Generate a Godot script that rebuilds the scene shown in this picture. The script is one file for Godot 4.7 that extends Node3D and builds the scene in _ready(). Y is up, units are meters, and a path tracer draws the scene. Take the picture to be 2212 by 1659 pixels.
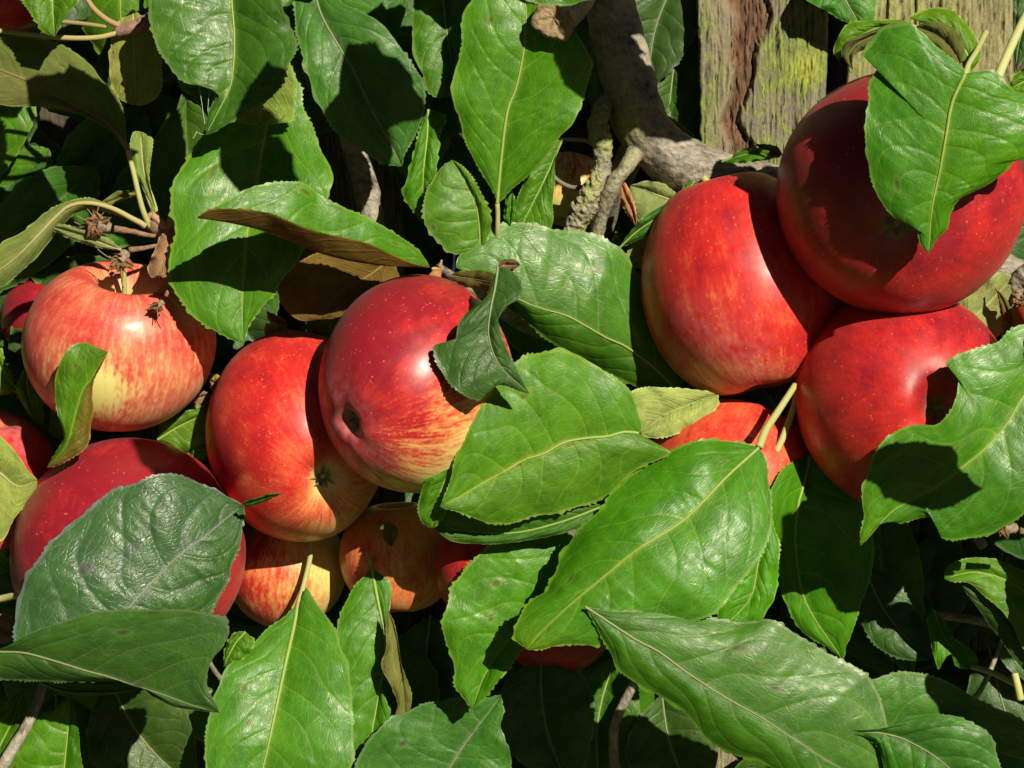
extends Node3D
# An apple branch trained along a weathered fence, in low sun from the upper right.
# One length unit of the tables below is 0.15 mm; pt(x, y, z) turns such a place into metres.

const UNIT := 0.00015
const FAR := 5333.0
var apple_tree: Node3D
var fence: Node3D
var apples := []
var used := {}
var leaf_maps := []
var leaf_materials := {}
var plain_materials := {}
var grain: FastNoiseLite
var fine: FastNoiseLite
var streaks: FastNoiseLite
var bark_relief: NoiseTexture2D
var wood_relief: NoiseTexture2D
var wax: NoiseTexture2D
var leaf_count := 0
var chance := RandomNumberGenerator.new()


func _ready() -> void:
	chance.seed = 4711
	# camera
	var camera := Camera3D.new()
	camera.name = "camera"
	camera.fov = 17.69
	camera.near = 0.02
	camera.far = 400.0
	camera.position = Vector3(0, 0, FAR * UNIT)
	add_child(camera)
	# sky, exposure
	var sky_material := ProceduralSkyMaterial.new()
	sky_material.sky_top_color = Color(0.20, 0.36, 0.66)
	sky_material.sky_horizon_color = Color(0.55, 0.66, 0.80)
	sky_material.sky_curve = 0.12
	sky_material.ground_bottom_color = Color(0.10, 0.11, 0.07)
	sky_material.ground_horizon_color = Color(0.30, 0.33, 0.26)
	sky_material.sky_energy_multiplier = 0.26
	sky_material.ground_energy_multiplier = 0.2
	var sky := Sky.new()
	sky.sky_material = sky_material
	var environment := Environment.new()
	environment.background_mode = Environment.BG_SKY
	environment.sky = sky
	environment.tonemap_mode = Environment.TONE_MAPPER_LINEAR
	environment.tonemap_exposure = 1.58
	environment.sdfgi_enabled = true
	environment.ssao_enabled = true
	environment.ssil_enabled = true
	var world := WorldEnvironment.new()
	world.name = "daylight"
	world.environment = environment
	add_child(world)
	# sun
	var sun := DirectionalLight3D.new()
	sun.name = "sun"
	sun.light_energy = 1.6
	sun.light_color = Color(1.0, 0.95, 0.86)
	sun.light_angular_distance = 0.5
	sun.shadow_enabled = true
	add_child(sun)
	sun.look_at_from_position(Vector3(0.40, 0.42, 0.815), Vector3.ZERO, Vector3.UP)

	grain = noise(11, 1.0, FastNoiseLite.TYPE_SIMPLEX_SMOOTH, 4)
	fine = noise(12, 1.0, FastNoiseLite.TYPE_SIMPLEX_SMOOTH, 2)
	streaks = noise(13, 1.0, FastNoiseLite.TYPE_SIMPLEX_SMOOTH, 3)
	wax = relief(23, 0.035, false)
	var ramp := Gradient.new()
	ramp.set_color(0, Color(0.5, 0.5, 0.5))
	ramp.set_color(1, Color(1.0, 1.0, 1.0))
	wax.color_ramp = ramp
	bark_relief = relief(21, 0.02, false)
	wood_relief = relief(22, 0.03, true)
	make_leaf_maps()
	build_ground()
	build_fence()
	build_apples()
	build_tree()


# ---------------------------------------------------------------- helpers

func pt(x: float, y: float, z: float) -> Vector3:
	var k := (FAR - z) / FAR * UNIT
	return Vector3((x - 1106.0) * k, (829.5 - y) * k, z * UNIT)


func noise(number: int, frequency: float, kind: int, octaves: int) -> FastNoiseLite:
	var f := FastNoiseLite.new()
	f.seed = number
	f.noise_type = kind
	f.frequency = frequency
	f.fractal_octaves = octaves
	f.fractal_type = FastNoiseLite.FRACTAL_FBM if octaves > 1 else FastNoiseLite.FRACTAL_NONE
	return f


func relief(number: int, frequency: float, _stretched: bool) -> NoiseTexture2D:
	var t := NoiseTexture2D.new()
	t.width = 512
	t.height = 512
	t.seamless = true
	t.noise = noise(number, frequency, FastNoiseLite.TYPE_SIMPLEX_SMOOTH, 5)
	return t


func numbered(called: String, parent: Node) -> String:
	var key := "%d/%s" % [parent.get_instance_id(), called]
	var n: int = used.get(key, 0)
	used[key] = n + 1
	return called if n == 0 else "%s_%03d" % [called, n]


func put(called: String, mesh: Mesh, material: Material, parent: Node) -> MeshInstance3D:
	var o := MeshInstance3D.new()
	o.name = numbered(called, parent)
	o.mesh = mesh
	if material:
		o.material_override = material
	parent.add_child(o, true)
	return o


func tag(o: Node, label: String, category := "", group := "", kind := "") -> void:
	if label:
		o.set_meta("label", label)
	if category:
		o.set_meta("category", category)
	if group:
		o.set_meta("group", group)
	if kind:
		o.set_meta("kind", kind)


func lin(r: float, g: float, b: float) -> Color:
	return Color(r, g, b).linear_to_srgb()


func plain(r: float, g: float, b: float, rough := 0.7, bump := 0.0) -> StandardMaterial3D:
	var key := "%s/%s/%s/%s/%s" % [r, g, b, rough, bump]
	if not plain_materials.has(key):
		var m := StandardMaterial3D.new()
		m.albedo_color = lin(r, g, b)
		m.roughness = rough
		m.vertex_color_use_as_albedo = true
		if bump > 0.0:
			m.uv1_triplanar = true
			m.uv1_scale = Vector3.ONE * 40.0
			m.heightmap_enabled = true
			m.heightmap_texture = bark_relief
			m.heightmap_scale = bump
		plain_materials[key] = m
	return plain_materials[key]


func flat_points(a: Array) -> PackedVector3Array:
	var p := PackedVector3Array()
	for i in range(0, a.size(), 2):
		p.append(Vector3(a[i], a[i + 1], 0))
	return p


func points3(a: Array) -> PackedVector3Array:
	var p := PackedVector3Array()
	for i in range(0, a.size(), 3):
		p.append(Vector3(a[i], a[i + 1], a[i + 2]))
	return p


func spline(p: PackedVector3Array, n: int) -> PackedVector3Array:
	# Catmull-Rom through the points, then n places at equal steps along it
	var dense := PackedVector3Array()
	var last := p.size() - 1
	for i in last:
		var a := p[maxi(i - 1, 0)]
		var b := p[i]
		var c := p[i + 1]
		var d := p[mini(i + 2, last)]
		# centripetal-like tangents keep short steps beside long ones from overshooting
		var len_bc := maxf(b.distance_to(c), 0.001)
		var mb := (c - a) * (len_bc / maxf(a.distance_to(b) + len_bc, 0.001))
		var mc := (d - b) * (len_bc / maxf(c.distance_to(d) + len_bc, 0.001))
		for k in 8:
			var t := k / 8.0
			var t2 := t * t
			var t3 := t2 * t
			dense.append(b * (2 * t3 - 3 * t2 + 1) + mb * (t3 - 2 * t2 + t) + c * (3 * t2 - 2 * t3) + mc * (t3 - t2))
	dense.append(p[last])
	var along := PackedFloat32Array([0.0])
	for i in range(1, dense.size()):
		along.append(along[i - 1] + dense[i].distance_to(dense[i - 1]))
	var total := along[along.size() - 1]
	var out := PackedVector3Array()
	var at := 0
	for i in n:
		var want := total * i / (n - 1)
		while at < dense.size() - 2 and along[at + 1] < want:
			at += 1
		var step := maxf(along[at + 1] - along[at], 1e-6)
		out.append(dense[at].lerp(dense[at + 1], clampf((want - along[at]) / step, 0, 1)))
	return out


func listed(a: Variant, s: float) -> float:
	if not a is Array:
		return a
	var x: float = s * (a.size() - 1)
	var i := mini(int(x), a.size() - 2) if a.size() > 1 else 0
	if a.size() == 1:
		return a[0]
	var t := x - i
	t = lerpf(t, t * t * (3 - 2 * t), 0.4)
	return lerpf(a[i], a[i + 1], t)


func sheet(v: PackedVector3Array, uv: PackedVector2Array, col: PackedColorArray, rows: int, cols: int, facing: int, closed := false) -> Array:
	# a grid with smooth normals; facing 1 turns them towards +z on the whole, 0 away from the grid's own middle line, -1 leaves them
	var nrm := PackedVector3Array()
	nrm.resize(v.size())
	var middle := Vector3.ZERO
	for p in v:
		middle += p
	middle /= v.size()
	for i in rows - 1:
		for j in cols - 1:
			var a := i * cols + j
			var n := (v[a + cols] - v[a]).cross(v[a + 1] - v[a]) + (v[a + cols + 1] - v[a + 1]).cross(v[a + cols + 1] - v[a + cols])
			nrm[a] += n
			nrm[a + 1] += n
			nrm[a + cols] += n
			nrm[a + cols + 1] += n
	if closed:
		for i in rows:
			var s := nrm[i * cols] + nrm[i * cols + cols - 1]
			nrm[i * cols] = s
			nrm[i * cols + cols - 1] = s
	var score := 0.0
	for k in v.size():
		score += nrm[k].z if facing == 1 else nrm[k].dot(v[k] - middle)
	var flip := score < 0.0 and facing >= 0
	for k in v.size():
		var n := nrm[k].normalized()
		nrm[k] = -n if flip else n
	var idx := PackedInt32Array()
	idx.resize((rows - 1) * (cols - 1) * 6)
	var w := 0
	for i in rows - 1:
		for j in cols - 1:
			var a := i * cols + j
			var b := a + 1
			var c := a + cols
			var d := c + 1
			if flip:
				idx[w] = a; idx[w + 1] = c; idx[w + 2] = b; idx[w + 3] = b; idx[w + 4] = c; idx[w + 5] = d
			else:
				idx[w] = a; idx[w + 1] = b; idx[w + 2] = c; idx[w + 3] = b; idx[w + 4] = d; idx[w + 5] = c
			w += 6
	var arrays := []
	arrays.resize(Mesh.ARRAY_MAX)
	arrays[Mesh.ARRAY_VERTEX] = v
	arrays[Mesh.ARRAY_NORMAL] = nrm
	arrays[Mesh.ARRAY_TEX_UV] = uv
	if col.size():
		arrays[Mesh.ARRAY_COLOR] = col
	arrays[Mesh.ARRAY_INDEX] = idx
	return arrays


func mesh_of(arrays: Array) -> ArrayMesh:
	var m := ArrayMesh.new()
	m.add_surface_from_arrays(Mesh.PRIMITIVE_TRIANGLES, arrays)
	return m


func tube(path: PackedVector3Array, radius: PackedFloat32Array, sides: int, rough := 0.0, paint := 0, seed_at := 0.0) -> ArrayMesh:
	# a round rod along path (metres), closed at both ends by a shrinking ring
	var rows := path.size()
	var v := PackedVector3Array()
	var uv := PackedVector2Array()
	var col := PackedColorArray()
	var side := Vector3.ZERO
	var often := 1.1 / maxf(radius[rows / 2], 0.0001)
	var all := rows + 2
	for q in all:
		var i := clampi(q - 1, 0, rows - 1)
		var dir := (path[mini(i + 1, rows - 1)] - path[maxi(i - 1, 0)]).normalized()
		if side == Vector3.ZERO:
			side = dir.cross(Vector3(0.31, 0.2, 1.0)).normalized()
		side = (side - dir * side.dot(dir)).normalized()
		var other := dir.cross(side)
		var shrink := 0.02 if q == 0 or q == all - 1 else 1.0
		for j in sides + 1:
			var a := TAU * (j % sides) / sides
			var out := side * cos(a) + other * sin(a)
			var r := radius[i] * shrink
			var p := path[i] + out * r
			if rough > 0.0:
				p += out * (radius[i] * shrink * rough * grain.get_noise_3d(p.x * often + seed_at, p.y * often, p.z * often))
			v.append(p)
			uv.append(Vector2(float(j) / sides, float(i) / rows))
			col.append(bark_paint(p, out) if paint == 1 else dry_paint(p, out) if paint == 2 else Color.WHITE)
	return mesh_of(sheet(v, uv, col, all, sides + 1, 0, true))


func rod(called: String, places: Array, r0: float, r1: float, material: Material, parent: Node, sides := 8, rough := 0.0, paint := 0) -> MeshInstance3D:
	# places: x, y, z in table units
	var p := points3(places)
	var n := maxi(8, p.size() * 5)
	var path := PackedVector3Array()
	var radius := PackedFloat32Array()
	var i := 0
	for q in spline(p, n):
		path.append(pt(q.x, q.y, q.z))
		radius.append(lerpf(r0, r1, i / (n - 1.0)) * UNIT)
		i += 1
	return put(called, tube(path, radius, sides, rough, paint, r0), material, parent)


# ---------------------------------------------------------------- leaves

const LATERALS := [7.0, 8.5, 7.8, 6.4, 9.0]


func lateral(side: float, t: float, s: float, kind: int) -> float:
	# distance to the nearest side vein, 0 on it and 0.5 half-way between two
	var bend := 0.13 * t + 0.15 * t * t
	var x: float = (s - bend) * LATERALS[kind] + (0.45 if side > 0 else 0.0) + 0.16 * sin(s * 23.0 + side * 2.0 + kind * 1.7)
	return absf(x - roundf(x))


func make_leaf_maps() -> void:
	var w := 384
	var h := 768
	for kind in LATERALS.size():
		var cells := noise(31 + kind, 1.0, FastNoiseLite.TYPE_CELLULAR, 1)
		cells.cellular_return_type = FastNoiseLite.RETURN_DISTANCE2_SUB
		cells.cellular_distance_function = FastNoiseLite.DISTANCE_EUCLIDEAN
		var color := PackedByteArray()
		color.resize(w * h * 3)
		var dull := PackedByteArray()
		dull.resize(w * h * 3)
		var tall := PackedByteArray()
		tall.resize(w * h)
		# blemishes: scab spots, some with a yellow halo
		var marks := []
		for q in 3 + kind:
			marks.append(Vector3(chance.randf_range(-0.9, 0.9), chance.randf_range(0.08, 0.95), chance.randf_range(0.008, 0.022)))
		for y in h:
			var s := (y + 0.5) / h
			for x in w:
				var u := (x + 0.5) / w * 2.0 - 1.0
				var side := signf(u)
				var t := absf(u)
				var d := lateral(side, t, s, kind)
				var fade := clampf((1.02 - t) * 4.0, 0.0, 1.0) * clampf((s - 0.01) * 30.0, 0, 1)
				var vein := exp(-d * d / 0.0008) * fade * (1.0 - 0.45 * t)
				var mid := exp(-t * t / 0.0010)
				var line := clampf(0.16 - (cells.get_noise_2d(u * 24.0, s * 40.0) + 1.0), 0.0, 0.16) * 6.0
				var mesh_line := clampf(0.10 - (cells.get_noise_2d(u * 8.0 + 40.0, s * 15.0) + 1.0), 0.0, 0.10) * 10.0
				var spot := grain.get_noise_2d(u * 3.0 + kind * 9, s * 5.0)
				var speck := fine.get_noise_2d(u * 60.0, s * 95.0 + kind * 7)
				var thread := streaks.get_noise_2d(u * 70.0 + kind * 5, s * 26.0 - t * 9.0)
				var tone := 1.0 + 0.32 * spot + 0.14 * speck + 0.16 * thread
				var pale := clampf(vein * 0.42 + mid * 0.7 + line * 0.10 + mesh_line * 0.20 + maxf(thread - 0.42, 0.0) * 0.9 + (0.45 if speck > 0.66 else 0.0), 0, 1)
				if t > 0.976:
					pale = maxf(pale, 0.5)
				var hurt := 0.0
				for m in marks:
					var e: float = Vector2((u - m.x) * 0.5, s - m.y).length() / m.z
					if e < 2.6:
						hurt = maxf(hurt, clampf(1.5 - e + 0.5 * speck, 0, 1))
						pale = maxf(pale, 0.35 * clampf(2.4 - e, 0, 1))
				var c := Vector3(0.25 * tone * (1.0 + 0.15 * spot), 0.55 * tone, 0.12 * tone).lerp(Vector3(1.0, 0.92, 1.0), pale)
				c = c.lerp(Vector3(0.22, 0.10, 0.10), hurt * 0.6)
				var g := lerpf(0.53 * tone, 1.0, pale) * (1.0 - 0.6 * hurt)
				var k := (y * w + x) * 3
				color[k] = int(255.0 * pow(clampf(c.x, 0, 1), 0.4545))
				color[k + 1] = int(255.0 * pow(clampf(c.y, 0, 1), 0.4545))
				color[k + 2] = int(255.0 * pow(clampf(c.z, 0, 1), 0.4545))
				var b := int(255.0 * pow(clampf(g, 0, 1), 0.4545))
				dull[k] = b; dull[k + 1] = b; dull[k + 2] = b
				var height := 0.42 + 0.34 * (1.0 - exp(-d * d / 0.010)) * fade - 0.22 * mid - 0.10 * line - 0.10 * mesh_line + 0.03 * speck + 0.02 * thread
				tall[y * w + x] = int(255.0 * clampf(height, 0, 1))
		for q in 14:
			var k := (chance.randi_range(20, h - 20) * w + chance.randi_range(20, w - 20)) * 3
			for e in [k, k + 3]:
				color[e] = 235; color[e + 1] = 220; color[e + 2] = 255
		leaf_maps.append([
			ImageTexture.create_from_image(Image.create_from_data(w, h, false, Image.FORMAT_RGB8, color)),
			ImageTexture.create_from_image(Image.create_from_data(w, h, false, Image.FORMAT_L8, tall)),
			ImageTexture.create_from_image(Image.create_from_data(w, h, false, Image.FORMAT_RGB8, dull)),
		])


# colour of the blade, roughness, light let through, relief
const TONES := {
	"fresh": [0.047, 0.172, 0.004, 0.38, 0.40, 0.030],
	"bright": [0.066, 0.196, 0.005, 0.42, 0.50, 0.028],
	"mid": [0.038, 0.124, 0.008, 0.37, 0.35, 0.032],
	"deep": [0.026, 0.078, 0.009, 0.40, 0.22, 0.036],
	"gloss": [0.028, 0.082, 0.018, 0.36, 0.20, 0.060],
	"blue": [0.032, 0.110, 0.009, 0.42, 0.25, 0.034],
	"under": [0.200, 0.250, 0.065, 0.80, 0.45, -0.045],
	"olive": [0.120, 0.130, 0.030, 0.75, 0.55, -0.045],
	"brown": [0.140, 0.088, 0.012, 0.75, 0.70, -0.045],  # brownish back with bounced and transmitted orange light put into the colour
	"dry": [0.300, 0.170, 0.085, 0.85, 0.30, -0.060],
}


func leaf_material(tone: String, kind: int) -> StandardMaterial3D:
	var key := "%s%d" % [tone, kind]
	if not leaf_materials.has(key):
		var t: Array = TONES[tone]
		var m := StandardMaterial3D.new()
		var green: bool = t[5] > 0.0
		m.albedo_color = lin(t[0] / 0.125, t[1] / 0.275, t[2] / 0.06) if green else lin(t[0] * 3.7, t[1] * 3.7, t[2] * 3.7)
		m.albedo_texture = leaf_maps[kind][0 if green else 2]
		m.vertex_color_use_as_albedo = true
		m.roughness = t[3] / 0.72
		m.roughness_texture = wax
		m.metallic_specular = 0.37
		m.heightmap_enabled = true
		m.heightmap_texture = leaf_maps[kind][1]
		m.heightmap_scale = t[5]
		m.backlight_enabled = true
		m.backlight = lin(t[4], t[4], t[4] * 0.35)
		m.texture_repeat = false
		leaf_materials[key] = m
	return leaf_materials[key]


const ACROSS := [0.0, 0.12, 0.25, 0.4, 0.55, 0.7, 0.82, 0.92, 0.97, 1.0]


func leaf(tone: String, m: Array, l: Array, r: Array, zm: Variant, zl: Variant, zr: Variant, o := {}) -> MeshInstance3D:
	# m: the midrib from base to tip, l and r: the two edges without their ends (x, y pairs); zm, zl, zr: how far forward the midrib and,
	# relative to it, the edges lie, listed from base to tip
	var n: int = o.get("n", 150)
	var kind: int = o.get("kind", leaf_count % 5)
	leaf_count += 1
	var ends := [[m[0], m[1]], [m[m.size() - 2], m[m.size() - 1]]]
	var mid := spline(flat_points(m), n)
	var edges := [spline(flat_points(ends[0] + l + ends[1]), n), spline(flat_points(ends[0] + r + ends[1]), n)]
	var tooth: float = o.get("tooth", 4.0) * 2.3
	var bow: float = o.get("bow", 8.0)
	var wave: float = o.get("wave", 5.0)
	var quilt: float = o.get("quilt", 3.0)
	var over: Array = o.get("over", [])
	var phase := leaf_count * 1.37
	var half := ACROSS.size()
	var cols := half * 2 - 1
	var v := PackedVector3Array()
	var uv := PackedVector2Array()
	var col := PackedColorArray()
	var teeth := []
	for e in 2:
		var far := 0.0
		var shift := PackedFloat32Array()
		for i in n:
			if i:
				far += edges[e][i].distance_to(edges[e][i - 1])
			var x := far / (16.0 + 4.0 * sin(far * 0.021 + phase + e)) + e * 0.4
			var f := x - floorf(x)
			shift.append(tooth * ((1.0 - f) if f > 0.25 else f * 3.0) * (0.75 + 0.4 * sin(far * 0.09 + phase)))
		teeth.append(shift)
	var tints := [o.get("tl", [1.0, 1.0, 1.0]), o.get("tr", [1.0, 1.0, 1.0])]
	var tip: Array = o.get("tip", [])
	var hue := Vector3.ONE if o.has("label") else Vector3(1.0 + 0.10 * sin(phase * 7.1), 1.0 + 0.08 * sin(phase * 3.3), 1.0 + 0.2 * sin(phase * 5.7))
	for i in n:
		var s := i / (n - 1.0)
		var swell := pow(maxf(sin(PI * s), 0.0), 0.6)
		var z0 := listed(zm, s)
		for j in cols:
			var e := 0 if j < half - 1 else 1
			var t: float = ACROSS[half - 1 - j] if e == 0 else ACROSS[j - half + 1]
			var c := mid[i]
			var out: Vector3 = edges[e][i] - c
			var wide := out.length()
			var p := c + out * t
			if j == 0 or j == cols - 1:
				p += out / maxf(wide, 0.01) * minf(teeth[e][i], wide * 0.3)
			var z := z0 + listed(zl if e == 0 else zr, s) * swell * t
			z += bow * swell * sin(PI * t)
			z += wave * swell * t * t * (sin(s * 17.0 + phase + e * 2.1) + 0.6 * sin(s * 31.0 + phase * 2.0 + e))
			if quilt > 0.0:
				var d := lateral(-1.0 if e == 0 else 1.0, t, s, kind)
				z += quilt * (1.0 - exp(-d * d / 0.02)) * sin(PI * minf(t * 1.03, 1.0)) * swell
			z += 2.0 * grain.get_noise_2d(p.x * 0.02 + phase * 5, p.y * 0.02)
			for a in over:
				var b: Array = apples[a]
				var q := 1.0 - pow((p.x - b[0]) / b[3], 2) - pow((p.y - b[1]) / b[4], 2)
				if q > 0.0:
					z = maxf(z, b[2] + sqrt(q) * minf(b[3], b[4]) + 9.0 + o.get("clear", 0.0))
			v.append(pt(p.x, p.y, z))
			uv.append(Vector2(0.5 + (0.5 if e else -0.5) * t, s))
			var k: Array = tints[e]
			var h := 0.5 * (1.0 + 0.10 * grain.get_noise_2d(p.x * 0.01 + phase, p.y * 0.01))
			var shade := Color(h * lerpf(1.0, k[0], minf(t * 3, 1)), h * lerpf(1.0, k[1], minf(t * 3, 1)), h * lerpf(1.0, k[2], minf(t * 3, 1)))
			if tip.size():
				var g := clampf((s - tip[3]) / (1.001 - tip[3]) + 0.25 * t - 0.1, 0, 1)
				shade = Color(shade.r * lerpf(1, tip[0], g), shade.g * lerpf(1, tip[1], g), shade.b * lerpf(1, tip[2], g))
			col.append(Color(minf(shade.r * hue.x, 1), minf(shade.g * hue.y, 1), minf(shade.b * hue.z, 1)))
	var front := sheet(v, uv, col, n, cols, 1)
	var mesh := mesh_of(front)
	var made := put(o.get("name", "leaf"), mesh, leaf_material(tone, kind) if not o.has("back") else null, o.get("parent", apple_tree))
	if o.has("back"):
		# the blade's other face, a third of a millimetre behind
		var nrm: PackedVector3Array = front[Mesh.ARRAY_NORMAL]
		var behind := PackedVector3Array()
		var turned := PackedVector3Array()
		for i in v.size():
			behind.append(v[i] - nrm[i] * 0.0003)
			turned.append(-nrm[i])
		var idx: PackedInt32Array = front[Mesh.ARRAY_INDEX].duplicate()
		for i in range(0, idx.size(), 3):
			var swap := idx[i]
			idx[i] = idx[i + 1]
			idx[i + 1] = swap
		var rear := front.duplicate()
		rear[Mesh.ARRAY_VERTEX] = behind
		rear[Mesh.ARRAY_NORMAL] = turned
		rear[Mesh.ARRAY_INDEX] = idx
		mesh.add_surface_from_arrays(Mesh.PRIMITIVE_TRIANGLES, rear)
		mesh.surface_set_material(0, leaf_material(tone, kind))
		mesh.surface_set_material(1, leaf_material(o["back"], kind))
	var dry: bool = tone == "dry"
	var stalk := plain(0.30, 0.32, 0.11, 0.7) if not dry else plain(0.2, 0.1, 0.05, 0.9)
	if o.get("rib", true):
		var nrm: PackedVector3Array = front[Mesh.ARRAY_NORMAL]
		var path := PackedVector3Array()
		var radius := PackedFloat32Array()
		var thick: float = o.get("thick", 3.2)
		for i in range(0, n, 5):
			var k := i * cols + half - 1
			path.append(v[k] + nrm[k] * UNIT * 0.25 * thick * (1.0 - 0.8 * i / n))
			radius.append(UNIT * thick * (1.0 - 0.85 * i / n))
		var rib := plain(0.19, 0.28, 0.05, 0.6) if not tone in ["under", "olive", "brown", "dry"] else plain(0.30, 0.27, 0.12, 0.8) if tone == "under" else plain(0.16, 0.11, 0.04, 0.8)
		if tone in ["deep", "gloss", "blue"]:
			rib = plain(0.15, 0.19, 0.07, 0.6)
		put("midrib", tube(path, radius, 6), rib, made)
	if o.has("petiole"):
		rod("petiole", o["petiole"], o.get("pr", 5.5), o.get("pr2", 6.5), stalk, made)
	if o.has("label"):
		made.set_meta("label", o["label"])
	return made


func wild(tone: String, x: float, y: float, z: float, turn: float, long: float, wide: float, o := {}) -> MeshInstance3D:
	# a leaf of the usual outline: base at x, y, z; turn in degrees, 0 pointing right and 90 down
	var a := deg_to_rad(turn)
	var dir := Vector2(cos(a), sin(a))
	var across := Vector2(-dir.y, dir.x)
	var m := []
	var l := []
	var r := []
	var sway: float = o.get("sway", 0.08) * long
	for i in 7:
		var s := i / 6.0
		var c := Vector2(x, y) + dir * long * s + across * sway * sin(PI * s)
		m.append_array([c.x, c.y])
		if i > 0 and i < 6:
			var w := wide * 0.5 * pow(sin(PI * pow(s, 0.82)), 0.85)
			var p := c - across * w
			l.append_array([p.x, p.y])
			p = c + across * w
			r.append_array([p.x, p.y])
	var dz: float = o.get("dz", 0.0)
	o["n"] = o.get("n", 70)
	return leaf(tone, m, l, r, [z, z + dz * 0.4, z + dz], o.get("zl", 30.0), o.get("zr", 30.0), o)


# ---------------------------------------------------------------- ground and fence

func build_ground() -> void:
	var m := StandardMaterial3D.new()
	var t := NoiseTexture2D.new()
	t.width = 512
	t.height = 512
	t.seamless = true
	t.noise = noise(41, 0.02, FastNoiseLite.TYPE_SIMPLEX_SMOOTH, 5)
	var ramp := Gradient.new()
	ramp.set_color(0, lin(0.03, 0.045, 0.012))
	ramp.set_color(1, lin(0.10, 0.12, 0.04))
	t.color_ramp = ramp
	m.albedo_texture = t
	m.roughness = 0.95
	m.uv1_triplanar = true
	m.uv1_world_triplanar = true
	m.uv1_scale = Vector3.ONE * 1.7
	var plane := PlaneMesh.new()
	plane.size = Vector2(400, 400)
	var o := put("ground", plane, m, self)
	o.position = Vector3(0, -1.15, 0)
	tag(o, "short grass and soil under the apple tree", "ground", "", "structure")


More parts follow.
